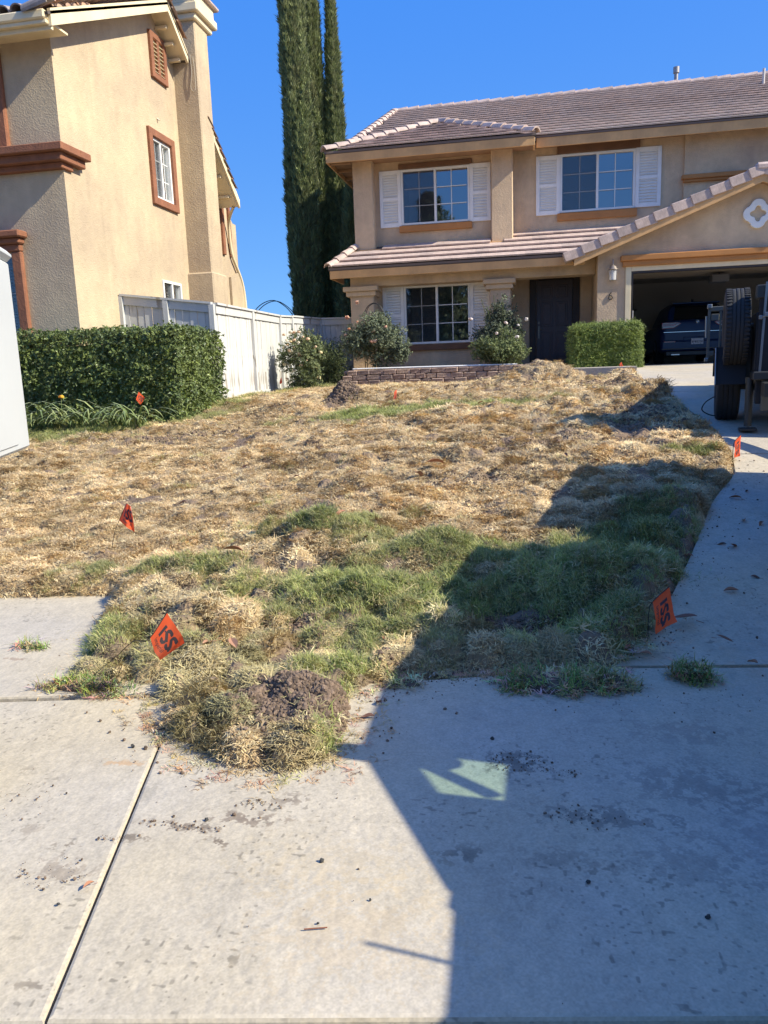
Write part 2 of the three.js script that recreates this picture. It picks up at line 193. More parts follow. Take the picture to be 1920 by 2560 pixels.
{ // the lawn's soil and thatch
  const n = (LNX + 1) * (LNZ + 1), p = new Float32Array(n * 3), c = new Float32Array(n * 3), idx = [];
  for (let j = 0; j <= LNZ; j++) for (let i = 0; i <= LNX; i++) {
    const k = j * (LNX + 1) + i, x = LX0 + i * LS, z = LZ0 + j * LS; p.set([x, LH[k], z], 3 * k);
    const ch = chunk(x, z), s = bare(x, z, ch, rough(x, z)), g = green(x, z), q = 0.75 + 0.5 * fbm(x * 11, z * 11, 3, 8);
    const th = [0.34, 0.25, 0.145], gr = [0.13, 0.145, 0.055], so = [0.160, 0.110, 0.076]; const m = th.map((t, a) => lerp(lerp(t, gr[a], g), so[a], s) * q); c.set(m, 3 * k);
    if (i < LNX && j < LNZ) { const b = k + LNX + 1; if (LIN[k] > 0 || LIN[k + 1] > 0 || LIN[b] > 0 || LIN[b + 1] > 0) idx.push(k, b, k + 1, k + 1, b, b + 1); }
  }
  const g = new THREE.BufferGeometry(); g.setAttribute('position', new THREE.BufferAttribute(p, 3)); g.setAttribute('color', new THREE.BufferAttribute(c, 3)); g.setIndex(idx); g.computeVertexNormals();
  const uv = new Float32Array(n * 2); for (let k = 0; k < n; k++) { uv[2 * k] = p[3 * k]; uv[2 * k + 1] = p[3 * k + 2]; } g.setAttribute('uv', new THREE.BufferAttribute(uv, 2));
  const m = shade(new THREE.Mesh(g, mat([1, 1, 1], 1, { vertexColors: true, bumpMap: T_soil, bumpScale: 0.03 }))); m.name = 'lawn_soil'; m.userData.kind = 'structure'; scene.add(m);
}
// ---------------------------------------------------------------- concrete
const stains = [[-0.93, -2.2, 0.10, 0.03, 0.75, [0.36, 0.30, 0.26]], [-1.28, -2.05, 0.05, 0.018, 0.7, [0.3, 0.25, 0.21]], [-1.12, -2.13, 0.10, 0.02, 0.7, [0.28, 0.23, 0.2]], [-0.98, -2.06, 0.035, 0.02, 0.8, [0.3, 0.25, 0.21]], [-0.82, -2.33, 0.05, 0.025, 0.6, [0.34, 0.29, 0.25]], [-1.46, -1.98, 0.03, 0.02, 0.7, [0.3, 0.26, 0.22]], [-1.4, -1.86, 0.09, 0.05, 0.45, [0.4, 0.34, 0.29]], [-1.55, -2.5, 0.08, 0.015, 0.6, [0.72, 0.52, 0.33]], [-2.4, -3.9, 0.09, 0.02, 0.7, [0.52, 0.45, 0.4]], [-2.7, -3.45, 0.09, 0.02, 0.6, [0.52, 0.42, 0.36]], [-0.05, -2.68, 0.10, 0.07, 0.6, [0.22, 0.21, 0.2]], [0.2, -2.35, 0.14, 0.06, 0.55, [0.30, 0.29, 0.28]], [0.55, -2.6, 0.2, 0.12, 0.4, [0.36, 0.35, 0.34]], [-0.2, -2.1, 0.05, 0.03, 0.6, [0.26, 0.25, 0.23]], [0.1, -2.12, 0.12, 0.05, 0.35, [0.38, 0.36, 0.33]], [0.45, -2.15, 0.15, 0.1, 0.3, [0.4, 0.38, 0.36]], [-0.45, -1.75, 0.25, 0.18, 0.28, [0.78, 0.66, 0.48]], [-0.6, -2.0, 0.22, 0.12, 0.22, [0.78, 0.68, 0.5]], [-0.75, -1.6, 0.02, 0.012, 0.6, [0.35, 0.33, 0.28]], [-1.2, -1.45, 0.06, 0.012, 0.6, [0.36, 0.32, 0.27]], [-1.35, -2.3, 0.03, 0.06, 0.3, [0.42, 0.4, 0.36]], [-1.65, -2.05, 0.045, 0.03, 0.4, [0.42, 0.37, 0.32]], [-1.9, -2.4, 0.03, 0.02, 0.4, [0.4, 0.36, 0.3]], [0.75, -2.3, 0.2, 0.2, 0.25, [0.38, 0.37, 0.37]], [0.6, -3.0, 0.2, 0.1, 0.3, [0.42, 0.37, 0.36]]];
const SP = 4.6;
function concreteColour(x, z) {
  const wx = x / SP, wz = z / SP;
  const a = fbm(wx * 9, wz * 9, 5, 101, 9) - 0.5, b = fbm(wx * 90, wz * 90, 3, 103, 90) - 0.5, fine = 0.6 * vn(wx * 1000, wz * 1000, 104, 1000) + 0.4 * vn(wx * 480, wz * 480, 114, 480) - 0.5;
  const broom = vn((wx - wz * 0.22) * 420, wz * 22, 105, 0) - 0.5, grit = smooth(0.80, 0.90, vn(wx * 330, wz * 330, 109, 330)) * smooth(0.45, 0.7, fbm(wx * 18, wz * 18, 3, 111, 18));
  const pit = smooth(0.62, 0.78, fbm(wx * 60, wz * 60, 3, 131, 60)) * smooth(0.42, 0.62, fbm(wx * 7, wz * 7, 3, 133, 7));
  let k = 1 + 0.09 * a + 0.09 * b + 0.17 * fine + 0.015 * broom - 0.20 * grit - 0.03 * pit;
  const warm = fbm(wx * 6, wz * 6, 3, 107, 6) - 0.45; let c = [0.74 * k * (1 + 0.06 * warm), 0.70 * k * (1 + 0.012 * warm), 0.625 * k * (1 - 0.13 * warm)];
  return c;
}
const T_conc = texture(2048, (u, v) => {
  let x = u * SP; if (x > 1.4) x -= SP; const z = v * SP - SP; let c = concreteColour(x, z);
  for (const s of stains) { const dx = (x - s[0]) / s[2], dz = (z - s[1]) / s[3], d = dx * dx + dz * dz; if (d < 5) { const n = fbm(x * 38, z * 38, 3, 17) * 0.75 + vn(x * 160, z * 160, 4) * 0.25, m = 0.7 * s[4] * smooth(0.50, 0.60, n + 0.30 * (Math.exp(-d * 0.7) - 0.45)); c = c.map((t, i) => lerp(t, s[5][i], m * Math.exp(-d * 0.3))); } }
  return c;
}, { srgb: true, repeat: SP });
const T_concB = texture(1024, (u, v) => clamp(0.5 + 0.12 * (vn((u - v * 0.22) * 420, v * 22, 105) - 0.5) + 0.6 * (fbm(u * 200, v * 200, 2, 113, 200) - 0.5)), { repeat: SP });
const concrete = mat([0.90, 0.88, 0.86], 0.93, { map: T_conc, bumpMap: T_concB, bumpScale: 0.0035 });
const T_conc2 = texture(1024, (u, v) => concreteColour(u * SP, v * SP), { srgb: true, repeat: SP });
const concreteDrive = mat([0.90, 0.88, 0.87], 0.93, { map: T_conc2, bumpMap: T_concB, bumpScale: 0.003 });
function slab(points, top, t, mtl, name, bev = 0.012) { const s = poly(points.map(([x, z]) => [x, -z])); const g = new THREE.ExtrudeGeometry(s, { depth: t - 2 * bev, bevelEnabled: true, bevelThickness: bev, bevelSize: bev, bevelOffset: -bev, bevelSegments: 2 }); g.rotateX(-Math.PI / 2); g.translate(0, top - t + bev, 0); return struct(name, uvm(g), mtl); }
slab([[-1.105, -1.36], [4.6, -2.25], [4.9, -4.22], [1.11, -3.735], [0.40, -3.655], [-1.602, -3.12]], 0.045, 0.14, concrete, 'driveway_apron');
slab([[-1.113, -1.358], [-1.610, -3.114], [-6.6, -2.22], [-6.3, -0.5]], 0.042, 0.14, concrete, 'sidewalk_apron');
slab([[-1.70, -3.125], [-1.9, -4.72], [-2.9, -4.68], [-3.7, -4.62], [-6.9, -4.3], [-15, -3.4], [-14.7, -1.6], [-6.6, -2.25]], 0.052, 0.14, concrete, 'sidewalk');
slab([[-6.3, -0.46], [-1.12, -1.325], [4.6, -2.215], [4.7, -1.75], [-1.05, -0.87], [-6.2, 0]], 0.008, 0.12, concreteDrive, 'gutter', 0.02);
slab([[-40, 6], [-6.2, 0.03], [-1.05, -0.84], [4.7, -1.72], [40, -8], [40, 60], [-40, 60]], -0.012, 0.1, mat([0.055, 0.055, 0.057], 0.95, { bumpMap: T_soil, bumpScale: 0.01 }), 'street', 0.01);
const edgeX = (z) => { for (let i = 1; i < driveEdge.length; i++) if (z >= driveEdge[i][1]) { const [a, b] = [driveEdge[i - 1], driveEdge[i]]; return lerp(a[0], b[0], (z - a[1]) / (b[1] - a[1])); } return 2.03; };
function drivePanel(za, zb, name) {
  const NZ = 14, NX = 20, p = [], idx = [], side = []; const gy = (x, z) => Math.max(gh(x, z), 0) + 0.012;
  for (let j = 0; j <= NZ; j++) for (let i = 0; i <= NX; i++) { const z0 = lerp(za, zb, j / NZ), xl = edgeX(z0), x = lerp(xl, 7.6, i / NX), zz = z0 - (za > -4 ? 0.125 * (x - 0.4) * (1 - j / NZ) : 0); const y = za > -4 ? lerp(0.047, Math.max(gy(x, zz), 0.047), smooth(0, 0.22, j / NZ)) : gy(x, zz); p.push(x, y, zz); }
  const top = p.length / 3; for (let k = 0; k < top; k++) p.push(p[3 * k], p[3 * k + 1] - 0.13, p[3 * k + 2]);
  const at = (j, i) => j * (NX + 1) + i; for (let j = 0; j < NZ; j++) for (let i = 0; i < NX; i++) { const a = at(j, i), b = at(j + 1, i); idx.push(a, a + 1, b, a + 1, b + 1, b); }
  const wall = (a, b) => idx.push(a, b, a + top, b, b + top, a + top); for (let i = 0; i < NX; i++) { wall(at(0, i + 1), at(0, i)); wall(at(NZ, i), at(NZ, i + 1)); } for (let j = 0; j < NZ; j++) { wall(at(j, 0), at(j + 1, 0)); wall(at(j + 1, NX), at(j, NX)); }
  let g = new THREE.BufferGeometry(); g.setAttribute('position', new THREE.BufferAttribute(new Float32Array(p), 3)); g.setIndex(idx); g = g.toNonIndexed(); g.computeVertexNormals(); struct(name, uvm(g), concreteDrive);
}
drivePanel(-3.67, -7.17, 'driveway'); drivePanel(-7.19, -10.79, 'driveway_panel'); drivePanel(-10.81, -14.39, 'driveway_panel_upper'); drivePanel(-14.41, -18.45, 'driveway_panel_garage');
slab([[0.72, -15.78], [1.98, -15.5], [2.02, -17.2], [1.52, -18.4], [1.45, -20.28], [-0.2, -20.28], [0.35, -17.2]], 1.395, 0.2, concreteDrive, 'walkway');

// ---------------------------------------------------------------- building kit
function windowUnit(parent, cx, y, z, w, h, { rotY = 0, cols = 2, rows = 3, screen = -1, sashes = 2, base = [0, 0, 0], blind = false, room = 3.2, frameMat = whiteVinyl, grille = true } = {}) {
  const g = new THREE.Group(); g.name = 'window'; g.position.set(cx - base[0], y - base[1], z - base[2]); g.rotation.y = rotY; parent.add(g);
  const f = 0.05, x0 = -w / 2, x1 = w / 2;
  piece('frame', merge([cbox(x0, x0 + f, 0, h, -0.09, 0.025, 0.004), cbox(x1 - f, x1, 0, h, -0.09, 0.025, 0.004), cbox(x0 + f, x1 - f, 0, f, -0.09, 0.024, 0.004), cbox(x0 + f, x1 - f, h - f, h, -0.09, 0.024, 0.004)]), frameMat, g);
  const sw = (w - 2 * f) / sashes;
  for (let s = 1; s < sashes; s++) piece('mullion', cbox(x0 + f + s * sw - 0.028, x0 + f + s * sw + 0.028, f, h - f, -0.08, 0.02, 0.004), frameMat, g);
  const pw_ = sw / cols, ph = (h - 2 * f) / rows, pane = new THREE.PlaneGeometry(pw_ - 0.001, ph - 0.001);
  for (let s = 0; s < sashes; s++) {
    const sx = x0 + f + s * sw;
    for (let i = 0; i < cols; i++) for (let j = 0; j < rows; j++) piece('pane', pane, glass, g, [sx + (i + 0.5) * pw_, f + (j + 0.5) * ph, -0.035 - 0.012 * s]);
    if (grille) { for (let i = 1; i < cols; i++) piece('muntin', box(sx + i * pw_ - 0.009, sx + i * pw_ + 0.009, f, h - f, -0.03, -0.018), frameMat, g); for (let j = 1; j < rows; j++) piece('muntin', box(sx + 0.028, sx + sw - 0.028, f + j * ph - 0.009, f + j * ph + 0.009, -0.029, -0.017), frameMat, g); }
    if (s === screen) piece('insect_screen', box(sx + 0.004, sx + sw - 0.03, f, h - f, -0.0145, -0.012), screenMat, g);
    if (blind && blind.includes(s)) { const n = Math.floor((h - 2 * f) / 0.05); for (let k = 0; k < n; k++) piece('blind_slat', new THREE.BoxGeometry(sw - 0.03, 0.003, 0.045).rotateX(0.75), blindMat, g, [sx + sw / 2, f + (k + 0.5) * 0.05, -0.14]); }
  }
  const t = -0.24, b = -room; piece('room', merge([box(x0 - 0.3, x1 + 0.3, -0.3, h + 0.3, b - 0.02, b), box(x0 - 0.32, x0 - 0.3, -0.3, h + 0.3, b, t), box(x1 + 0.3, x1 + 0.32, -0.3, h + 0.3, b, t), box(x0 - 0.3, x1 + 0.3, -0.32, -0.3, b, t), box(x0 - 0.3, x1 + 0.3, h + 0.3, h + 0.32, b, t)]), roomWall, g);
  return g;
}
const louverGeo = {};
function shutter(parent, cx, y, z, w, h, base, skew = 0) {
  const g = new THREE.Group(); g.name = 'shutter'; g.position.set(cx - base[0], y - base[1], z - base[2]); parent.add(g);
  const st = 0.085, x0 = -w / 2, x1 = w / 2, d = 0.035, mid = h * 0.5;
  piece('shutter_frame', merge([cbox(x0, x0 + st, 0, h, 0, d, 0.004), cbox(x1 - st, x1, 0, h, 0, d, 0.004), cbox(x0 + st, x1 - st, 0, 0.10, 0, d - 0.001, 0.004), cbox(x0 + st, x1 - st, h - 0.09, h, 0, d - 0.001, 0.004), cbox(x0 + st, x1 - st, mid - 0.04, mid + 0.04, 0, d - 0.001, 0.004), box(x0 + st, x1 - st, 0.1, h - 0.09, 0, 0.006)]), whiteShutter, g);
  const lw = w - 2 * st, geo = louverGeo[lw.toFixed(3)] ??= new THREE.BoxGeometry(lw, 0.006, 0.036).rotateX(0.6);
  for (const [a, b] of [[0.1, mid - 0.04], [mid + 0.04, h - 0.09]]) { const n = Math.max(3, Math.round((b - a) / 0.062)); for (let k = 0; k < n; k++) piece('louver', geo, whiteShutter, g, [0, a + (k + 0.5) * (b - a) / n, 0.019]); }
  return g;
}
// roof tiles: several shades of the same sun-bleached concrete
const tileTex = (c, s) => texture(128, (u, v) => { const k = 1 + 0.24 * (fbm(u * 5, v * 5, 4, s, 5) - 0.5) + 0.12 * (vn(u * 60, v * 8, s) - 0.5); return c.map((x) => x * k); }, { srgb: true, repeat: 0.5 });
const tileMats = [[0.72, 0.635, 0.59], [0.70, 0.62, 0.58], [0.74, 0.655, 0.61], [0.67, 0.595, 0.56]].map((c, i) => mat([1, 1, 1], 0.9, { map: tileTex(c, 200 + i * 9) }));
const tileWhite = mat([1, 1, 1], 0.92, { vertexColors: true, map: tileTex([0.92, 0.91, 0.90], 260) });
const EX = 0.34, TW = 0.33;
const tileGeo = (() => { // z points down the slope; the butt end sits a tile's thickness higher than the head
  const w = TW / 2 - 0.0008, L = EX + 0.07, t = 0.036; const P = [[-w, 0.062, 0], [w, 0.062, 0], [w, 0.062 + t, 0], [-w, 0.062 + t, 0], [-w, 0, -L], [w, 0, -L], [w, t, -L], [-w, t, -L]];
  const q = [[0, 1, 2, 3], [3, 2, 6, 7], [1, 5, 6, 2], [4, 0, 3, 7], [5, 4, 7, 6], [4, 5, 1, 0]], v = []; for (const [a, b, c, d] of q) v.push(...P[a], ...P[b], ...P[c], ...P[a], ...P[c], ...P[d]);
  const g = new THREE.BufferGeometry(); g.setAttribute('position', new THREE.BufferAttribute(new Float32Array(v), 3)); g.computeVertexNormals(); return uvm(g);
})();
function roofTiles(parent, base, o, u, s, W, L, clip, stuff, name = 'tile') {
  const U = V(...u).normalize(), S = V(...s).normalize(), N = U.clone().cross(S).multiplyScalar(-1); if (N.y < 0) N.negate(); const D = S.clone().negate();
  const M = new THREE.Matrix4().makeBasis(U, N, D), Q = new THREE.Quaternion().setFromRotationMatrix(M), out = []; const r = rng(Math.floor(1000 * (o[0] + 50) + 7 * o[2] + 99));
  for (let j = 0; j * EX < L; j++) for (let i = -1; i * TW < W + TW; i++) {
    const a = (i + 0.5 + (j % 2) * 0.5) * TW, b = j * EX; if (a < TW * 0.3 || a > W - TW * 0.3 || (clip && !clip(a, b + EX / 2))) continue;
    const p = V(...o).addScaledVector(U, a).addScaledVector(S, b + (r() - 0.5) * 0.002).addScaledVector(N, (r() - 0.5) * 0.001);
    const q = Q.clone().multiply(new THREE.Quaternion().setFromEuler(new THREE.Euler((r() - 0.5) * 0.003, (r() - 0.5) * 0.003, (r() - 0.5) * 0.002)));
    if (stuff) { const g = strip(tileGeo.clone().applyMatrix4(new THREE.Matrix4().compose(p, q, V(1, 1, 1)))), n = g.attributes.position.count, c = new Float32Array(n * 3), k = 0.92 + 0.16 * r(), w = 0.97 + 0.06 * r(); for (let m = 0; m < n; m++) c.set([0.67 * k * w, 0.555 * k, 0.49 * k / w], 3 * m); g.setAttribute('color', new THREE.BufferAttribute(c, 3)); out.push(g); } else { const m = piece(name, tileGeo, tileMats[Math.floor(r() * 4)], parent); m.position.copy(p).sub(V(...base)); m.quaternion.copy(q); }
  }
  if (stuff) { const m = shade(new THREE.Mesh(mergeGeometries(out), tileWhite)); m.name = 'roof_tiles'; m.userData.kind = 'stuff'; m.position.set(-base[0], -base[1], -base[2]); parent.add(m); }
}
const capGeo = (() => { const s = poly([[-0.13, -0.055], [-0.13, -0.03], [-0.075, 0.045], [0, 0.07], [0.075, 0.045], [0.13, -0.03], [0.13, -0.055], [0.06, 0.012], [0, 0.035], [-0.06, 0.012]]); const g = new THREE.ExtrudeGeometry(s, { depth: 0.42, bevelEnabled: false }); const p = g.attributes.position; for (let i = 0; i < p.count; i++) { const k = 1 - 0.14 * p.getZ(i) / 0.42; p.setX(i, p.getX(i) * k); p.setY(i, p.getY(i) * k + 0.03 * (1 - p.getZ(i) / 0.42)); } g.computeVertexNormals(); return uvm(g); })();
function caps(parent, base, a, b, name = 'ridge_tile', step = 0.355, sc = 1) { // butt ends look back to a
  const A = V(...a), B = V(...b), n = Math.round(A.distanceTo(B) / step), d = B.clone().sub(A).normalize(), x = V(0, 1, 0).cross(d).normalize(), y = d.clone().cross(x), Q = new THREE.Quaternion().setFromRotationMatrix(new THREE.Matrix4().makeBasis(x, y, d));
  for (let i = 0; i < n; i++) { const m = piece(name, capGeo, tileMats[Math.floor(R() * 4)], parent); m.position.copy(A).addScaledVector(d, A.distanceTo(B) * i / n).addScaledVector(y, rr(-0.004, 0.004)).sub(V(...base)); m.quaternion.copy(Q); m.rotateZ(rr(-0.02, 0.02)); m.scale.setScalar(sc); }
}
// flat roof sheet between four corners, with thickness below
function sheet(c, t = 0.05) { const [a, b, d, e] = c.map((p) => V(...p)); const n = b.clone().sub(a).cross(d.clone().sub(a)).normalize(); if (n.y < 0) n.negate(); const lo = [a, b, d, e].map((p) => p.clone().addScaledVector(n, -t)), up = [a, b, d, e], v = []; const q = (p, r, s, w) => { for (const k of [p, r, s, p, s, w]) v.push(k.x, k.y, k.z); }; q(...up); q(...lo.slice().reverse()); for (let i = 0; i < 4; i++) q(up[i], lo[i], lo[(i + 1) % 4], up[(i + 1) % 4]); const g = new THREE.BufferGeometry(); g.setAttribute('position', new THREE.BufferAttribute(new Float32Array(v), 3)); g.computeVertexNormals(); return uvm(g); }
const roofDeck = mat([0.10, 0.08, 0.07], 1), soffitMat = painted([0.60, 0.47, 0.35], 0.8, 0.08, 9), flashing = mat([0.34, 0.27, 0.22], 0.6);

// ---------------------------------------------------------------- the tan house
const HB = [2, 1.36, -19];
const house = thing('stucco_house', 'tan stucco two-storey house with open garage and pinkish tile roof', 'house', HB);
{
  const w = (n, g, m = stuccoTan) => part(n, g, m, house);
  w('garage_front_wall', wallZ([[1.47, 1.2], [2.19, 1.2], [2.19, 3.45], [7.15, 3.45], [7.15, 1.2], [8.05, 1.2], [8.05, 3.85], [4.76, 5.12], [1.47, 3.85]], [], -18.5, 0.25));
  w('garage_side_wall', box(1.47, 1.72, 1.2, 3.85, -26, -18.75)); w('garage_side_wall', box(7.8, 8.05, 1.2, 3.85, -26, -18.75));
  w('porch_wall', [wallZ(rect(-4.3, -0.45, 1.0, 4.3), [[-3.09, -1.46, 2.09, 3.5]], -19.5, 0.2), box(-0.65, -0.45, 1.0, 4.3, -20.3, -19.7), wallZ(rect(-0.65, 1.47, 1.2, 4.3), [[-0.03, 1.19, 1.3, 3.68]], -20.3, 0.2)]);
  w('left_wall', box(-4.3, -4.1, 0.9, 6.6, -27, -19.7));
  w('bay_wall', wallZ(rect(-3.8, -0.93, 4.15, 6.52), [[-3.15, -1.46, 5.0, 6.3]], -19.9, 0.18));
  w('upper_wall', wallZ(rect(-0.42, 9.5, 4.2, 6.6), [[0.69, 2.42, 5.06, 6.38]], -20.05, 0.2));
  w('wall_panel', wallZ([[3.5, 4.3], [9.5, 4.3], [9.5, 6.58], [3.5, 6.58]], [], -19.99, 0.055));
  w('back_wall', [box(-4.3, 9.5, 1, 6.6, -30.2, -30), box(9.3, 9.5, 1, 6.6, -30, -20.3)]);
  for (const [a, b] of [[-4.3, -3.8], [-0.93, -0.42]]) w('upper_column', cbox(a, b, 4.25, 6.52, -20.06, -19.6, 0.02));
  for (const [a, b] of [[-4.34, -3.75], [-0.96, -0.47]]) {
    const c = w('porch_column', cbox(a, b, 0.95, 3.30, -19.5, -19.0, 0.02));
    part('capital', [cbox(a - 0.09, b + 0.06, 3.27, 3.385, -19.52, -18.93, 0.012), cbox(a - 0.15, b + 0.12, 3.383, 3.50, -19.53, -18.86, 0.015)], stuccoTan, c);
  }
  w('porch_beam', cbox(-4.33, 1.47, 3.495, 3.86, -19.52, -19.0, 0.015));
  w('porch_ceiling', box(-4.3, 1.47, 3.70, 3.74, -20.3, -19.5), soffitMat);
  w('bay_sill_ledge', [cbox(-4.32, 0.2, 4.395, 4.43, -19.95, -19.53, 0.008)], fasciaTan);
  // openings
  windowUnit(house, -2.275, 2.09, -19.5, 1.63, 1.41, { base: HB, screen: 0 });
  windowUnit(house, -2.305, 5.0, -19.9, 1.69, 1.30, { base: HB, screen: 0 });
  windowUnit(house, 1.555, 5.06, -20.05, 1.73, 1.32, { base: HB, screen: 0 });
  for (const [x0, x1, y0, y1, z] of [[-3.63, -3.09, 2.08, 3.51, -19.5], [-1.46, -0.95, 2.08, 3.51, -19.5], [-3.69, -3.15, 4.97, 6.3, -19.9], [-1.46, -0.95, 4.98, 6.31, -19.9], [0.12, 0.69, 5.03, 6.375, -20.05], [2.42, 3.0, 5.06, 6.39, -20.05]]) shutter(house, (x0 + x1) / 2, y0, z + 0.002, x1 - x0 - 0.006, y1 - y0, HB);
  w('window_sill', cbox(-3.21, -1.41, 4.83, 4.985, -19.9, -19.83, 0.008), trimOrange); w('window_sill', cbox(0.63, 2.47, 4.87, 5.045, -20.05, -19.98, 0.008), trimOrange); w('window_sill', cbox(-3.17, -1.42, 1.93, 2.075, -19.5, -19.43, 0.008), trimBrown);
  w('window_head', cbox(-3.2, -1.4, 6.315, 6.43, -19.9, -19.85, 0.006), trimBrown); w('window_head', cbox(0.62, 2.51, 6.395, 6.575, -20.05, -19.985, 0.006), trimBrown); w('window_head', cbox(-3.66, -0.95, 3.515, 3.62, -19.5, -19.44, 0.006), trimBrown);
  w('wall_band', [cbox(3.44, 9.5, 5.58, 5.68, -20.0, -19.87, 0.012), cbox(3.48, 9.5, 5.52, 5.582, -20.0, -19.91, 0.01)], trimOrange);
  // front door
  const darkDoor = painted([0.285, 0.25, 0.255], 0.5, 0.06, 31), darkFrame = painted([0.20, 0.165, 0.15], 0.6, 0.05, 32);
  w('door_frame', [cbox(-0.03, 0.13, 1.395, 3.68, -20.46, -20.26, 0.008), cbox(1.02, 1.19, 1.395, 3.68, -20.46, -20.26, 0.008), cbox(0.13, 1.02, 3.55, 3.68, -20.46, -20.261, 0.008)], darkFrame);
  const door = w('door', cbox(0.135, 1.015, 1.41, 3.545, -20.42, -20.37, 0.005), darkDoor);
  for (const [x0, x1, y0, y1] of [[0.25, 0.53, 3.12, 3.42], [0.62, 0.90, 3.12, 3.42], [0.25, 0.53, 2.42, 3.02], [0.62, 0.90, 2.42, 3.02], [0.25, 0.53, 1.62, 2.28], [0.62, 0.90, 1.62, 2.28]]) part('door_panel', [cbox(x0, x1, y0, y1, -20.375, -20.357, 0.007), cbox(x0 + 0.045, x1 - 0.045, y0 + 0.045, y1 - 0.045, -20.36, -20.345, 0.007)], darkDoor, door);
  part('door_handle', [bar([0.2, 2.36, -20.37], [0.2, 2.36, -20.31], 0.026), bar([0.2, 2.36, -20.315], [0.29, 2.36, -20.315], 0.011), bar([0.2, 2.52, -20.37], [0.2, 2.52, -20.335], 0.03), cbox(0.175, 0.225, 2.13, 2.44, -20.37, -20.358, 0.004)], mat([0.16, 0.14, 0.12], 0.35, { metalness: 0.9 }), door);
  // garage opening trim, raised door, room behind
  w('opening_trim', [cbox(2.07, 2.195, 1.37, 3.552, -18.52, -18.47, 0.008), cbox(7.145, 7.27, 1.37, 3.552, -18.52, -18.47, 0.008), cbox(2.195, 7.145, 3.445, 3.552, -18.52, -18.471, 0.008)], creamPaint);
  w('header_moulding', [cbox(2.0, 7.35, 3.55, 3.665, -18.51, -18.41, 0.012), cbox(1.955, 7.4, 3.662, 3.785, -18.51, -18.36, 0.014)], trimOrange);
  w('door_stop', [box(2.193, 2.235, 1.37, 3.447, -18.62, -18.475), box(7.105, 7.147, 1.37, 3.447, -18.62, -18.475), box(2.235, 7.105, 3.40, 3.447, -18.62, -18.476)], darkFrame);
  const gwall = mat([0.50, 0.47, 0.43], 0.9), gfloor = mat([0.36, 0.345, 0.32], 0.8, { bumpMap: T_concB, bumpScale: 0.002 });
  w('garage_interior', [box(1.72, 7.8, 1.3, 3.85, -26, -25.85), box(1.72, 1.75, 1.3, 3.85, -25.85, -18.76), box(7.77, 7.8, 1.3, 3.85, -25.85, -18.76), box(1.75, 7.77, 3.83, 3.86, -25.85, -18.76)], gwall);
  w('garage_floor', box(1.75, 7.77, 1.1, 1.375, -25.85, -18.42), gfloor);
  for (let k = 0; k < 4; k++) w('raised_door_panel', cbox(2.25, 7.1, 3.52, 3.565, -19.45 - k * 0.56, -18.9 - k * 0.56, 0.01), painted([0.62, 0.56, 0.48], 0.6, 0.05, 40 + k));
  w('door_track', [bar([2.22, 1.4, -18.68], [2.22, 3.35, -18.68], 0.02), bar([2.22, 3.5, -18.85], [2.22, 3.5, -21.2], 0.02)], mat([0.4, 0.4, 0.4], 0.4, { metalness: 0.8 }));
  w('door_opener', [cbox(4.25, 4.65, 3.28, 3.46, -20.6, -20.2, 0.02), bar([4.45, 3.46, -20.4], [4.45, 3.83, -20.4], 0.015)], mat([0.10, 0.10, 0.11], 0.5));
  w('storage_shelf', [cbox(2.0, 3.2, 3.0, 3.05, -25.8, -25.3, 0.01), cbox(2.0, 3.2, 2.3, 2.35, -25.8, -25.3, 0.01), cbox(2.05, 2.6, 2.35, 2.75, -25.75, -25.35, 0.02), cbox(2.7, 3.1, 3.05, 3.35, -25.75, -25.35, 0.02)], mat([0.25, 0.22, 0.19], 0.8));
  w('jamb_hinge', cbox(2.236, 2.26, 2.42, 2.60, -18.60, -18.52, 0.003), mat([0.55, 0.5, 0.45], 0.5, { metalness: 0.5 }));
  // quatrefoil vent on the gable
  const qs = new THREE.Shape(), lobes = []; for (let k = 0; k < 128; k++) { const a = k / 128 * 2 * Math.PI, c4 = Math.abs(Math.cos(2 * a)), rO = 0.225 + 0.062 * Math.pow(c4, 1.2) - 0.016 * (Math.abs(c4 - 0.33) < 0.10 ? 1 : 0); lobes.push([Math.cos(a) * rO, Math.sin(a) * rO]); } qs.setFromPoints(lobes.map(([x, y]) => new THREE.Vector2(x, y)));
  const hole = []; for (let k = 0; k < 96; k++) { const a = k / 96 * 2 * Math.PI, rI = 0.115 + 0.06 * Math.pow(Math.abs(Math.cos(2 * a)), 1.6); hole.push(new THREE.Vector2(Math.cos(a) * rI, Math.sin(a) * rI)); } qs.holes.push(new THREE.Path(hole));
  w('gable_ornament', new THREE.ExtrudeGeometry(qs, { depth: 0.05, bevelEnabled: true, bevelSize: 0.012, bevelThickness: 0.012, bevelSegments: 2, curveSegments: 8 }).translate(4.755, 4.485, -18.5), whiteShutter);
  // lantern and number are fixed to the wall
  // fascias and soffits
  w('fascia', cbox(-4.83, 0.09, 6.405, 6.615, -19.14, -19.1, 0.006), fasciaTan); w('fascia', cbox(0.13, 9.9, 6.46, 6.67, -19.59, -19.55, 0.006), fasciaTan); w('fascia', cbox(-4.73, 1.2, 3.67, 3.875, -18.64, -18.6, 0.006), fasciaTan);
  w('side_fascia', [cbox(-4.83, -4.79, 6.405, 6.615, -27, -19.14, 0.006), cbox(0.05, 0.09, 6.405, 6.615, -19.56, -19.14, 0.006), cbox(-4.73, -4.69, 3.67, 3.875, -19.9, -18.64, 0.006)], fasciaTan);
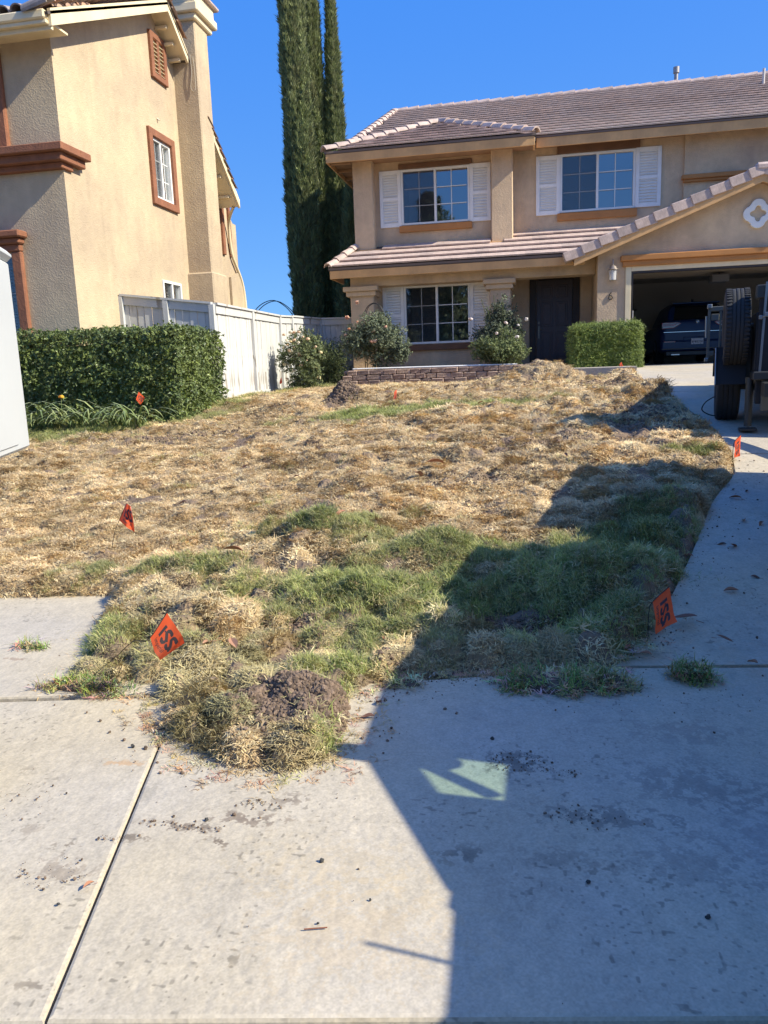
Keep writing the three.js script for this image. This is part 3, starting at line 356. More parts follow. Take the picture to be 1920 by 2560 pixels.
  w('soffit', [box(-4.79, 0.05, 6.50, 6.53, -19.9, -19.14), box(0.05, 9.5, 6.56, 6.585, -20.1, -19.59), box(-4.79, -4.3, 6.50, 6.53, -27, -19.9), box(-4.69, 1.47, 3.83, 3.86, -19.02, -18.64)], soffitMat);
  for (const z of [-19.4, -20.2, -21.0, -21.8]) w('eave_outlooker', cbox(-4.79, -4.3, 6.42, 6.50, z - 0.05, z + 0.05, 0.006), soffitMat);
  w('drip_edge', [box(-4.86, 0.12, 6.617, 6.665, -19.16, -19.085), box(0.12, 9.9, 6.672, 6.715, -19.61, -19.535), box(-4.76, 1.1, 3.877, 3.925, -18.66, -18.585)], mat([0.17, 0.13, 0.115], 0.7));
  // garage gable boards
  const sl = 0.385, py = 5.07; for (const s of [-1, 1]) { const xe = 4.76 + s * 3.82; w('rake_board', wallZ([[4.76, py], [4.76, py + 0.165], [xe, py + 0.165 - sl * 3.82], [xe, py - sl * 3.82]], [], -18.19, 0.04), fasciaTan); w('rake_soffit', sheet([[4.76, py + 0.06, -18.23], [xe, py + 0.06 - sl * 3.82, -18.23], [xe, py + 0.06 - sl * 3.82, -18.5], [4.76, py + 0.06, -18.5]], 0.02), soffitMat); }
  // roofs
  const roof = part('roof', [
    sheet([[-4.06, 9.22, -25.1], [9.9, 9.22, -25.1], [9.9, 6.66, -19.55], [-4.55, 6.66, -19.55]], 0.06), sheet([[-4.06, 9.22, -25.1], [9.9, 9.22, -25.1], [9.9, 6.66, -30.6], [-4.55, 6.66, -30.6]], 0.06),
    sheet([[-4.85, 6.62, -19.09], [0.11, 6.62, -19.09], [-2.35, 7.755, -21.55], [-2.37, 7.755, -21.55]], 0.05), sheet([[-4.85, 6.62, -19.09], [-2.37, 7.755, -21.55], [-2.37, 7.755, -22.2], [-4.85, 6.62, -26]], 0.05), sheet([[0.11, 6.62, -19.09], [-2.35, 7.755, -21.55], [-2.35, 7.755, -22.2], [0.11, 6.62, -20.4]], 0.05),
    sheet([[-4.75, 3.88, -18.585], [1.0, 3.88, -18.585], [2.8, 4.62, -20.06], [-4.0, 4.62, -20.06]], 0.04), sheet([[-4.75, 3.88, -18.585], [-4.0, 4.62, -20.06], [-4.0, 4.62, -20.3], [-4.75, 3.88, -20.3]], 0.04),
    sheet([[0.93, 3.77, -18.2], [4.76, 5.24, -18.2], [4.76, 5.24, -23], [0.93, 3.77, -23]], 0.05), sheet([[8.59, 3.77, -18.2], [4.76, 5.24, -18.2], [4.76, 5.24, -23], [8.59, 3.77, -23]], 0.05)], roofDeck, house);
  const rp = [0, 0, 0];   // the roof mesh already carries the shift of its house
  const len = Math.hypot(5.55, 2.56);
  roofTiles(roof, rp, [-4.55, 6.665, -19.53], [1, 0, 0], [0, 2.56, -5.55], 14.4, len, (a, b) => { const z = -19.53 - b * 5.55 / len, x = -4.55 + a; if (x < -4.5 + 0.44 * (b / len)) return false; const d = -19.09 - z; return !(x > -4.85 + d - 0.15 && x < 0.11 - d + 0.2 && d < 2.4); }, true);
  const bl = Math.hypot(2.46, 1.135); roofTiles(roof, rp, [-4.85, 6.625, -19.07], [1, 0, 0], [0, 1.135, -2.46], 4.96, bl, (a, b) => { const d = b * 2.46 / bl; return a > d + 0.02 && a < 4.96 - d - 0.02; });
  const pl = Math.hypot(1.47, 0.735); roofTiles(roof, rp, [-4.75, 3.885, -18.57], [1, 0, 0], [0, 0.735, -1.47], 7.6, pl, (a, b) => { const d = b * 1.47 / pl, x = -4.75 + a; if (x < -4.70 + 0.5 * d) return false; if (x > 0.93 + 1.28 * d) return false; if (d > 1.0 && (x < -3.75 || (x > -0.86 && x < -0.48))) return false; return d < (x < -0.4 ? 1.25 : 1.4); });
  caps(roof, rp, [9.8, 9.27, -25.1], [-4.06, 9.27, -25.1]); caps(roof, rp, [-4.53, 7.32, -20.85], [-4.06, 9.25, -25.0], 'hip_tile'); caps(roof, rp, [-4.87, 6.70, -19.06], [-2.38, 7.83, -21.55], 'hip_tile'); caps(roof, rp, [0.13, 6.70, -19.06], [-2.34, 7.83, -21.55], 'hip_tile'); caps(roof, rp, [-4.77, 3.96, -18.56], [-4.25, 4.60, -19.75], 'hip_tile', 0.33, 0.9);
  // rake tiles of the garage gable: boxes that lap one another down the slope
  const an = Math.atan(sl), rk = (() => { const g = cham(0.44, 0.205, 0.34, 0.012); const p = g.attributes.position; for (let i = 0; i < p.count; i++) { const k = (p.getX(i) + 0.22) / 0.44; p.setY(i, p.getY(i) - 0.035 * k); p.setZ(i, p.getZ(i) - 0.028 * k); } g.computeVertexNormals(); return uvm(g); })();
  for (const s of [-1, 1]) for (let k = 0; k < 11; k++) { const d = 0.10 + k * 0.375, x = 4.76 + s * (3.93 - d) , y = py + 0.165 - sl * (3.93 - d) + 0.105; if (3.93 - d < 0.02) continue; const m = piece('rake_tile', rk, tileMats[(k + (s > 0 ? 1 : 0)) % 4], roof, [x, y, -18.31]); m.rotation.set(0, 0, an * -s * (s > 0 ? 1 : 1)); if (s > 0) { m.scale.x = -1; } }
  piece('ridge_end_tile', cham(0.34, 0.17, 0.36, 0.05), tileMats[2], roof, [4.76, 5.37, -18.32]);
  part('vent_pipe', [bar([4.12, 9.15, -25.3], [4.12, 9.62, -25.3], 0.055, 14), bar([4.12, 9.60, -25.3], [4.12, 9.76, -25.3], 0.085, 14)], mat([0.33, 0.31, 0.30], 0.5, { metalness: 0.5 }), roof);
  part('vent_pipe', bar([6.02, 8.3, -23.5], [6.02, 8.92, -23.5], 0.035, 12), mat([0.5, 0.45, 0.42], 0.6), roof);
}

// ---------------------------------------------------------------- the cream house next door
const NB = [-9, 1.0, -14];
const nhouse = thing('cream_house', 'cream stucco two-storey house with rust-brown trim and tall chimney beside white fence', 'house', NB);
{
  const w = (n, g, m = stuccoCream) => part(n, g, m, nhouse), X = -7.1;
  w('side_wall', wallX([[11.55, 0.7], [18.6, 0.7], [18.6, 5.1], [16.65, 6.5], [16.3, 7.4], [15.0, 8.36], [11.55, 6.79]], [[14.6, 15.4, 4.91, 6.02], [14.58, 15.41, 2.45, 3.38]], X, 0.2));
  w('front_wall', wallZ(rect(-15, X - 0.2, 0.7, 6.65), [[-9.75, -8.12, 1.75, 3.53], [-9.7, -8.12, 5.15, 6.4]], -11.55, 0.2));
  w('rear_wall', [box(-15, X, 0.7, 5.1, -18.8, -18.6), box(-15.2, -15, 0.7, 6.6, -18.8, -11.55)]);
  w('corner_band', [cbox(-15, X + 0.20, 4.915, 5.03, -11.75, -11.22, 0.012), cbox(-15, X + 0.12, 4.80, 4.917, -11.75, -11.32, 0.012), cbox(X - 0.1, X + 0.20, 4.917, 5.032, -12.05, -11.75, 0.012), cbox(X - 0.1, X + 0.12, 4.802, 4.915, -12.0, -11.75, 0.012), cbox(-15, X + 0.05, 4.71, 4.803, -11.75, -11.44, 0.012)], trimRust);
  // chimney
  const ch = w('chimney', [cbox(X - 0.1, -6.58, 3.62, 8.6, -16.52, -15.88, 0.025), cbox(X - 0.1, -6.53, 0.7, 3.64, -16.58, -15.80, 0.03)]);
  part('chimney_cap', [cbox(X - 0.2, -6.52, 8.46, 8.58, -16.66, -15.80, 0.02), cbox(X - 0.3, -6.44, 8.575, 8.74, -16.76, -15.72, 0.02), cbox(X - 0.3, -6.48, 8.735, 8.95, -16.7, -15.76, 0.02)], creamPaint, ch);
  part('chimney_crown', cbox(X - 0.35, -6.4, 8.945, 9.02, -16.82, -15.66, 0.02), tileMats[1], ch);
  w('hanging_wire', tube([[-6.72, 7.85, -15.87], [-6.70, 7.5, -15.85], [-6.74, 7.2, -15.86], [-6.66, 7.15, -15.85], [-6.64, 7.5, -15.86], [-6.66, 7.8, -15.87]], 0.006, 30, 5), mat([0.45, 0.40, 0.32], 0.7));
  // windows and trim on the sunlit side
  const casing = (d0, d1, y0, y1, t, m = trimRust, dep = 0.06) => [cbox(X - 0.02, X + dep, y0, y1, -d0 - t, -d0, 0.01), cbox(X - 0.02, X + dep, y0, y1, -d1, -d1 + t, 0.01), cbox(X - 0.02, X + dep - 0.003, y0, y0 + t, -d1 + t, -d0 - t, 0.01), cbox(X - 0.02, X + dep - 0.003, y1 - t, y1, -d1 + t, -d0 - t, 0.01)];
  w('window_casing', casing(14.46, 15.54, 4.77, 6.16, 0.14), trimRust);
  windowUnit(nhouse, X - 0.02, 4.91, -15.0, 0.80, 1.11, { rotY: Math.PI / 2, base: NB, cols: 2, rows: 3, screen: 0, blind: [1] });
  windowUnit(nhouse, X + 0.0, 2.45, -14.995, 0.83, 0.93, { rotY: Math.PI / 2, base: NB, cols: 1, rows: 1, grille: false, screen: 0, blind: [1] });
  w('vent_frame', [...casing(14.83, 15.48, 7.13, 7.96, 0.11), cbox(X, X + 0.05, 7.24, 7.85, -15.19, -15.12, 0.008)], trimRust);
  for (const [a, b] of [[14.94, 15.12], [15.19, 15.37]]) for (let k = 0; k < 8; k++) piece('vent_louver', new THREE.BoxGeometry(0.05, 0.012, b - a).rotateZ(-0.6), creamPaint, nhouse, [X + 0.02 - NB[0], 7.28 + k * 0.073 - NB[1], -(a + b) / 2 - NB[2]]);
  w('wall_hook', bar([X, 6.42, -14.95], [X + 0.05, 6.38, -14.95], 0.015), mat([0.6, 0.55, 0.45], 0.7));
  // front: lower window with moulded head, upper window
  w('window_casing', [cbox(-8.13, -7.95, 1.6, 3.545, -11.56, -11.47, 0.02), cbox(-9.95, -7.95, 3.545, 3.66, -11.56, -11.46, 0.015)], trimRust);
  w('window_cornice', [cbox(-10, -7.91, 3.655, 3.75, -11.56, -11.40, 0.02), cbox(-10.1, -7.85, 3.745, 3.85, -11.56, -11.32, 0.02)], trimRust);
  windowUnit(nhouse, -8.935, 1.75, -11.57, 1.63, 1.78, { base: NB, cols: 1, rows: 3, blind: [0, 1], screen: 1 });
  w('window_casing', cbox(-8.15, -7.95, 5.03, 6.46, -11.56, -11.47, 0.02), trimRust);
  windowUnit(nhouse, -8.91, 5.15, -11.57, 1.58, 1.25, { base: NB, cols: 1, rows: 2 });
  // roof edges
  w('gutter', [cbox(-15, -6.78, 6.575, 6.70, -11.07, -10.93, 0.02), cbox(-15, -6.78, 6.52, 6.58, -11.05, -10.97, 0.01)], creamPaint);
  w('fascia', cbox(-15, -6.75, 6.46, 6.60, -11.10, -11.05, 0.006), creamPaint);
  w('rake_board', wallX([[11.03, 6.50], [15.02, 8.29], [15.8, 7.66], [15.8, 7.86], [15.02, 8.50], [11.03, 6.73]], [], -6.73, 0.05), creamPaint);
  w('soffit', [sheet([[-6.78, 6.60, -11.05], [-6.78, 8.36, -15.02], [X, 8.36, -15.02], [X, 6.60, -11.05]], 0.03), sheet([[-6.78, 8.36, -15.02], [-6.78, 7.74, -15.8], [X, 7.74, -15.8], [X, 8.36, -15.02]], 0.03), box(-15, -6.8, 6.57, 6.60, -11.55, -11.06)], creamPaint);
  for (const d of [15.2, 15.45, 15.7]) w('lookout', cbox(X, -6.86, 8.27 - (d - 15.02) * 0.8 - 0.06, 8.27 - (d - 15.02) * 0.8, -d - 0.04, -d + 0.04, 0.006), creamPaint);
  const roof = part('roof', [sheet([[-6.73, 6.66, -10.95], [-15, 6.66, -10.95], [-15, 8.45, -15.02], [-6.73, 8.45, -15.02]], 0.04), sheet([[-6.73, 8.45, -15.02], [-15, 8.45, -15.02], [-15, 7.0, -16.9], [-6.73, 7.1, -16.7]], 0.04), sheet([[-6.62, 6.55, -16.55], [-15, 6.55, -16.55], [-15, 5.45, -17.8], [-6.62, 5.45, -17.8]], 0.04)], roofDeck, nhouse);
  // barrel tiles: along the eave and up the rake
  const barrel = (() => { const pts = [], n = 8; for (let i = 0; i <= n; i++) { const a = Math.PI * i / n; pts.push([Math.cos(a) * 0.115, Math.sin(a) * 0.105]); } for (let i = n; i >= 0; i--) { const a = Math.PI * i / n; pts.push([Math.cos(a) * 0.096, Math.sin(a) * 0.086]); } const g = new THREE.ExtrudeGeometry(poly(pts), { depth: 0.44, bevelEnabled: false }); const p = g.attributes.position; for (let i = 0; i < p.count; i++) { const k = 1 - 0.16 * (0.44 - p.getZ(i)) / 0.44; p.setX(i, p.getX(i) * k); p.setY(i, p.getY(i) * k + 0.035 * p.getZ(i) / 0.44); } g.computeVertexNormals(); return uvm(g); })();   // butt end at z = 0.44
  const barrelMats = [[0.66, 0.545, 0.48], [0.70, 0.59, 0.51], [0.61, 0.53, 0.49], [0.72, 0.57, 0.48], [0.60, 0.55, 0.52]].map((c, i) => mat([1, 1, 1], 0.9, { map: tileTex(c, 300 + i * 11) }));
  const sl = Math.atan2(1.79, 4.07), S = V(0, Math.sin(sl), -Math.cos(sl)), N = V(0, Math.cos(sl), Math.sin(sl)), U = V(1, 0, 0), Q = new THREE.Quaternion().setFromRotationMatrix(new THREE.Matrix4().makeBasis(U, N, S.clone().negate()));
  for (let j = 0; j < 3; j++) for (let i = 0; i < 13; i++) { const p = V(-6.92 - i * 0.235, 6.665, -10.92).addScaledVector(S, j * 0.38 + 0.40); const m = piece('barrel_tile', barrel, barrelMats[Math.floor(R() * 5)], roof); m.position.copy(p); m.quaternion.copy(Q); m.rotateZ(rr(-0.05, 0.05)); m.translateZ(-0.40); }
  for (let k = 0; k < 17; k++) { const p = V(-6.70, 6.70, -10.98).addScaledVector(S, 0.02 + k * 0.255); const m = piece('rake_tile', barrel, barrelMats[Math.floor(R() * 5)], roof); m.position.copy(p); const q = new THREE.Quaternion().setFromRotationMatrix(new THREE.Matrix4().makeBasis(S.clone().negate(), N, U.clone().negate())); m.quaternion.copy(Q); m.rotateY(Math.PI / 2); m.translateZ(-0.40); m.rotateZ(rr(-0.05, 0.05)); m.rotateX(-0.10); m.scale.set(1.12, 1.1, 1); }
  { const D = V(0, -0.62, -0.78).normalize(), N2 = V(0, 0.78, -0.62).normalize(); for (let k = 0; k < 4; k++) { const m = piece('rake_tile', barrel, barrelMats[k], roof); m.position.copy(V(-6.75, 8.47, -15.1)).addScaledVector(D, k * 0.24); m.quaternion.setFromRotationMatrix(new THREE.Matrix4().makeBasis(D.clone().negate(), N2, V(1, 0, 0).multiplyScalar(-1).multiplyScalar(-1))); } }
  // rear wing: lower rake, downspout, window trim, grey screen
  w('rear_rake_board', wallX([[16.5, 6.42], [17.85, 5.28], [17.85, 5.46], [16.5, 6.60]], [], -6.6, 0.05), creamPaint);
  w('rear_soffit', sheet([[-6.65, 6.45, -16.5], [-6.65, 5.32, -17.82], [X, 5.32, -17.82], [X, 6.45, -16.5]], 0.03), creamPaint);
  for (const d of [16.75, 17.15, 17.55]) w('lookout', cbox(X, -6.74, 6.40 - (d - 16.5) * 0.85 - 0.06, 6.40 - (d - 16.5) * 0.85, -d - 0.04, -d + 0.04, 0.006), creamPaint);
  { const D = V(0, -1.14, -1.35).normalize(), N2 = V(0, 1.35, -1.14).normalize(); for (let k = 0; k < 7; k++) { const m = piece('rake_tile', barrel, barrelMats[k % 5], roof); m.position.copy(V(-6.62, 6.60, -16.5)).addScaledVector(D, k * 0.25); m.quaternion.setFromRotationMatrix(new THREE.Matrix4().makeBasis(D.clone().negate(), N2, V(1, 0, 0))); m.scale.setScalar(0.8); } }
  w('downspout', tube([[-6.72, 5.3, -17.75], [-6.85, 5.2, -17.9], [-7.0, 5.0, -18.1], [-7.04, 4.3, -18.3], [-7.04, 4.1, -18.5], [-7.04, 3.6, -18.9], [-7.04, 1.0, -18.95]], 0.035, 40, 8), creamPaint);
  w('window_casing', [cbox(X - 0.01, X + 0.06, 4.28, 5.6, -17.95, -17.82, 0.01), cbox(X - 0.01, X + 0.06, 4.28, 5.6, -18.35, -18.25, 0.01)], trimRust);
  w('side_screen', wallX([[18.12, 0.8], [18.95, 0.8], [18.95, 3.68], [18.72, 3.98], [18.12, 3.80]], [], X + 0.06, 0.05), stuccoCream);
}

// ---------------------------------------------------------------- white fence
const fencePaint = mat([1, 1, 1], 0.75, { map: texture(512, (u, v) => { const a = fbm(u * 10, v * 3, 4, 61, 0), p = smooth(0.60, 0.72, fbm(u * 36, v * 9, 4, 67, 0)) * smooth(0.48, 0.66, fbm(u * 5, v * 3, 3, 69, 0)), k = 0.955 + 0.08 * (a - 0.5); return [lerp(0.785 * k, 0.56, p), lerp(0.78 * k, 0.52, p), lerp(0.765 * k, 0.47, p)]; }, { srgb: true, repeat: 1.9 }), bumpMap: T_wood, bumpScale: 0.002 });
const FB = [-5.4, 1.05, -12.9];
const fence = thing('white_fence', 'white painted board fence between the two houses, partly behind the clipped hedge', 'fence', FB);
const picketGeos = [0, 1, 2, 3].map((k) => { const g = cham(0.129, 1, 0.019, 0.005); const uv = g.attributes.uv; for (let i = 0; i < uv.count; i++) uv.setXY(i, uv.getX(i) + k * 0.43, uv.getY(i) + k * 0.7); return g; });
function fenceRun(a, b, nPosts, face, skipFirst) { // a, b: [x, z, bottom, top]; face: +1 boards look to the left of a -> b
  const L = Math.hypot(b[0] - a[0], b[1] - a[1]), d = [(b[0] - a[0]) / L, (b[1] - a[1]) / L], n = [-d[1] * face, d[0] * face], yaw = Math.atan2(-d[1], d[0]);
  const at = (t, off) => [a[0] + (b[0] - a[0]) * t + n[0] * off, a[1] + (b[1] - a[1]) * t + n[1] * off], yb = (t) => lerp(a[2], b[2], t), yt = (t) => lerp(a[3], b[3], t);
  const N = Math.round(L / 0.142); for (let k = 0; k < N; k++) { const t = (k + 0.5) / N, [x, z] = at(t, rr(-0.006, 0.006)); const m = piece('board', picketGeos[Math.floor(R() * 4)], fencePaint, fence, [x - FB[0], (yb(t) + yt(t)) / 2 - FB[1] - 0.03, z - FB[2]]); m.rotation.y = yaw; m.rotation.z = rr(-0.004, 0.004); m.scale.set((L / N - 0.004) / 0.129, yt(t) - yb(t) - 0.10, 1); }
  const rail = (name, o, y0, w, h) => { const [x0, z0] = at(0, o), [x1, z1] = at(1, o); part(name, beam([x0, y0(0), z0], [x1, y0(1), z1], w, h), fencePaint, fence); };
  rail('top_rail', 0.02, (t) => yt(t) - 0.018, 0.10, 0.036); rail('top_board', 0.026, (t) => yt(t) - 0.11, 0.024, 0.14); rail('bottom_board', 0.026, (t) => yb(t) + 0.075, 0.024, 0.15);
  for (let k = 0; k < nPosts; k++) { if (skipFirst && !k) continue; const t = nPosts === 1 ? 0 : k / (nPosts - 1), [x, z] = at(t, 0.03); const m = piece('post', cham(0.095, yt(t) - yb(t) - 0.04, 0.075, 0.005), fencePaint, fence, [x - FB[0], (yb(t) + yt(t)) / 2 - 0.02 - FB[1], z - FB[2]]); m.rotation.y = yaw; }
}
fenceRun([-7.08, -12.9, 1.02, 2.965], [-5.40, -12.92, 1.0, 2.745], 3, 1);
fenceRun([-5.38, -12.94, 1.02, 2.735], [-5.66, -17.3, 1.02, 2.80], 3, 1, true);
fenceRun([-5.66, -17.3, 1.03, 2.80], [-5.66, -18.25, 1.03, 2.84], 2, 1, true);
fenceRun([-5.66, -18.25, 1.03, 2.85], [-5.35, -19.75, 1.05, 2.86], 2, 1, true);
fenceRun([-5.35, -19.75, 1.05, 2.86], [-4.31, -20.1, 1.05, 2.86], 2, 1, true);

// ---------------------------------------------------------------- foliage kit
function leafGeo(L, W, fold = 0.25, droop = 0.15) { const P = [[0, 0, 0], [W / 2, W * fold, L * 0.42], [0, 0, L * 0.5], [-W / 2, W * fold, L * 0.42], [0, -L * droop, L]]; const f = [[0, 1, 2], [0, 2, 3], [1, 4, 2], [2, 4, 3]]; const v = []; for (const t of f) for (const i of t) v.push(...P[i]); const g = new THREE.BufferGeometry(); g.setAttribute('position', new THREE.BufferAttribute(new Float32Array(v), 3)); g.computeVertexNormals(); return g; }
// a sprig: several leaves set round a twig, one geometry
function sprig(n, L, W, len, s) { const r = rng(s), gs = []; for (let k = 0; k < n; k++) { const g = leafGeo(L * (0.7 + 0.5 * r()), W * (0.7 + 0.5 * r()), 0.25, 0.2); g.rotateX(-0.3 - 0.9 * r()); g.rotateY(r() * 6.28); g.translate((r() - 0.5) * 0.02, len * k / n, (r() - 0.5) * 0.02); gs.push(g); } return mergeGeometries(gs); }
const leafMat = (gloss = 0.5, tr = 0.3) => phys([1, 1, 1], 0.92, { transmission: tr, thickness: 0, side: THREE.DoubleSide, clearcoat: 0.55, clearcoatRoughness: gloss });
function cloud(name, parent, geo, material, items, shift) { // items: [pos, normalish direction, scale, [r,g,b]]
  const m = new THREE.InstancedMesh(geo, material, items.length), M = new THREE.Matrix4(), q = new THREE.Quaternion(), q2 = new THREE.Quaternion(), up = V(0, 1, 0);
  items.forEach(([p, n, s, c], i) => { q.setFromUnitVectors(up, n); q2.setFromAxisAngle(up, R() * 6.283); q.multiply(q2); M.compose(shift ? p.clone().sub(shift) : p, q, V(s, s, s)); m.setMatrixAt(i, M); m.setColorAt(i, col(...c)); });
  m.name = name; shade(m); m.userData.kind = 'stuff'; parent.add(m); return m;
}
const rnd3 = () => { let v; do v = V(rr(-1, 1), rr(-1, 1), rr(-1, 1)); while (v.lengthSq() > 1 || v.lengthSq() < 0.01); return v.normalize(); };
const twigMat = mat([0.05, 0.052, 0.026], 0.95), barkMat = mat([0.16, 0.115, 0.08], 0.95, { bumpMap: T_soil, bumpScale: 0.02 });
// clipped hedge: leaves over a box with softened edges
function hedge(name, label, x0, x1, y0, y1, z0, z1, { n, geo, rough, base, tip, rnd = 0.1, lump = 0.05, depth = 0.12, sc = 1 }) {
  const B = V((x0 + x1) / 2, y0, (z0 + z1) / 2), t = thing(name, label, 'hedge', B.toArray()); const hx = (x1 - x0) / 2, hy = (y1 - y0) / 2, hz = (z1 - z0) / 2, C = V(B.x, (y0 + y1) / 2, B.z);
  const items = [], faces = [[1, 0, 0, hy * hz], [-1, 0, 0, hy * hz], [0, 1, 0, hx * hz], [0, 0, 1, hx * hy], [0, 0, -1, hx * hy]], tot = faces.reduce((a, f) => a + f[3], 0);
  for (let k = 0; k < n; k++) {
    let a = R() * tot, f = faces[0]; for (const q of faces) { f = q; if ((a -= q[3]) < 0) break; }
    const nrm = V(f[0], f[1], f[2]), p = V(f[0] ? f[0] * hx : rr(-hx, hx), f[1] ? hy : rr(-hy, hy), f[2] ? f[2] * hz : rr(-hz, hz));
    // round off edges
    const ex = Math.max(0, Math.abs(p.x) - (hx - rnd)), ey = Math.max(0, p.y - (hy - rnd)), ez = Math.max(0, Math.abs(p.z) - (hz - rnd)), e = Math.hypot(ex, ey, ez); if (e > rnd) { const s = rnd / e; p.x -= Math.sign(p.x) * ex * (1 - s); p.y -= ey * (1 - s); p.z -= Math.sign(p.z) * ez * (1 - s); nrm.set(Math.sign(p.x) * ex, ey, Math.sign(p.z) * ez).normalize(); }
    const u = p.x * 1.0 + p.z * 1.3, v = p.y, bump = lump * (fbm(u * 3 + 10, v * 3 + p.z * 2, 3, 91) - 0.5) * 2, deep = depth * Math.pow(R(), 1.6);
    p.addScaledVector(nrm, bump - deep + (R() < 0.04 ? 0.09 * R() : 0)); const dir = nrm.clone().multiplyScalar(0.9).add(rnd3().multiplyScalar(0.85)).add(V(0, 0.35, 0)).normalize();
    const young = clamp(0.30 + 0.9 * (fbm(u * 5, v * 5, 2, 95) - 0.5) + rr(-0.3, 0.3)), k2 = rr(0.7, 1.25); items.push([p.add(C), dir, sc * rr(0.75, 1.25), base.map((b, i) => lerp(b, tip[i], young) * k2)]);
  }
  part('core', cbox(x0 + depth + 0.03, x1 - depth - 0.03, y0 - 0.05, y1 - depth - 0.03, z0 + depth + 0.03, z1 - depth - 0.03, Math.min(0.08, rnd)), mat(base.map((b, i) => lerp(b, tip[i], 0.3)), 0.95), t);
  cloud('foliage', t, geo, leafMat(rough, 0.28), items, t.position); return t;
}
hedge('clipped_hedge', 'long clipped dark green hedge in front of the cream house', -9.6, -5.22, 0.72, 2.22, -12.75, -11.0, { n: 20000, geo: sprig(4, 0.053, 0.031, 0.05, 5), rough: 0.32, base: [0.075, 0.118, 0.024], tip: [0.26, 0.31, 0.06], rnd: 0.10, lump: 0.08, depth: 0.16 });
hedge('box_hedge', 'small square clipped hedge beside the garage opening', 0.82, 2.24, 1.28, 2.26, -17.75, -16.75, { n: 12000, geo: sprig(6, 0.026, 0.015, 0.055, 9), rough: 0.5, base: [0.13, 0.19, 0.028], tip: [0.31, 0.37, 0.055], rnd: 0.15, lump: 0.05, depth: 0.11 });
// loose bushes
function bush(name, label, c, r, n, { geo, base, tip, blooms = [], bloomCols, group, rough = 0.55, canes = 9, hollow = 0.35, clumps = 14, category = 'rose bush' }) {
  const t = thing(name, label, category, [c[0], c[1], c[2]], group), C = V(c[0], c[1] + r[1], c[2]), items = [], cl = [];
  for (let k = 0; k < clumps; k++) { const d = rnd3(), f = rr(0.35, 0.9); cl.push([V(d.x * r[0] * f, d.y * r[1] * f, d.z * r[2] * f), rr(0.26, 0.46)]); }
  for (let k = 0; k < n; k++) { const [q, s] = cl[Math.floor(R() * clumps)], d = rnd3().multiplyScalar(Math.pow(R(), 0.4) * s), p = q.clone().add(V(d.x * r[0] * 1.25, d.y * r[1] * 1.25, d.z * r[2] * 1.25)); const e = (p.x / r[0]) ** 2 + (p.y / r[1]) ** 2 + (p.z / r[2]) ** 2; if (e > 1.25) { k--; continue; } const young = clamp(0.35 + rr(-0.35, 0.45)), k2 = rr(0.7, 1.3); items.push([C.clone().add(p), V(p.x / r[0], p.y / r[1] + 0.6, p.z / r[2]).normalize().add(rnd3().multiplyScalar(0.8)).normalize(), rr(0.7, 1.3), base.map((b, i) => lerp(b, tip[i], young) * k2)]); }
  for (let k = 0; k < canes; k++) { const a = rr(0, 6.28), f = rr(0.2, 0.85); part('cane', tube([[c[0] + rr(-0.08, 0.08), c[1] - 0.05, c[2] + rr(-0.08, 0.08)], [c[0] + Math.cos(a) * r[0] * f * 0.4, c[1] + r[1] * 0.8, c[2] + Math.sin(a) * r[2] * f * 0.4], [c[0] + Math.cos(a) * r[0] * f, c[1] + r[1] * rr(1.4, 2.0), c[2] + Math.sin(a) * r[2] * f]], 0.008, 10, 5), mat([0.07, 0.085, 0.035], 0.8), t); }
  cloud('foliage', t, geo, leafMat(rough, 0.3), items, t.position);
  for (const b of blooms) { const m = piece('bloom', bloomGeo, bloomCols[Math.floor(R() * bloomCols.length)], t, [b[0] - c[0], b[1] - c[1], b[2] - c[2]], [rr(-0.8, 0.8), rr(0, 6.28), rr(-0.8, 0.8)]); m.scale.setScalar((b[3] ?? 1) * rr(0.8, 1.2)); }
  return t;
}
const bloomGeo = (() => { const gs = []; for (let ring = 0; ring < 3; ring++) for (let k = 0; k < 5; k++) { const g = new THREE.SphereGeometry(0.034 - ring * 0.006, 5, 4, 0, 2.2, 0.5, 1.3); g.rotateZ(0.2 + ring * 0.1); g.translate(0.008 * (2 - ring), ring * 0.006, 0); g.rotateY(k * 1.2566 + ring * 0.6); gs.push(g); } return merge(gs); })();
const pb = (c) => phys(c, 0.95, { transmission: 0.25, thickness: 0 });
const peach = [pb([0.80, 0.38, 0.20]), pb([0.78, 0.45, 0.30]), pb([0.80, 0.55, 0.42])], cream = [pb([0.80, 0.66, 0.38]), pb([0.80, 0.72, 0.52]), pb([0.78, 0.56, 0.36])], blush = [pb([0.78, 0.66, 0.60]), pb([0.78, 0.72, 0.66])];
const roseSprig = sprig(6, 0.055, 0.034, 0.10, 21), roseSmall = sprig(6, 0.04, 0.025, 0.08, 22);
const scatter = (n, c, r, top = 0.2, sc = 1) => Array.from({ length: n }, () => { const a = rr(0, 6.28), f = Math.sqrt(R()), y = rr(-1, 1); return [c[0] + Math.cos(a) * r[0] * f * 0.95, c[1] + r[1] + r[1] * clamp(y + top, -0.9, 1) * 0.95, c[2] + Math.abs(Math.sin(a)) * r[2] * 0.98, sc]; });
bush('rose_bush', 'rose bush with cream blooms against the end of the white fence', [-4.83, 1.05, -16.5], [0.52, 0.66, 0.42], 1500, { geo: roseSprig, base: [0.06, 0.09, 0.026], tip: [0.21, 0.24, 0.07], blooms: scatter(40, [-4.85, 1.05, -16.5], [0.5, 0.66, 0.4], 0.35), bloomCols: cream, group: 'rose bushes' });
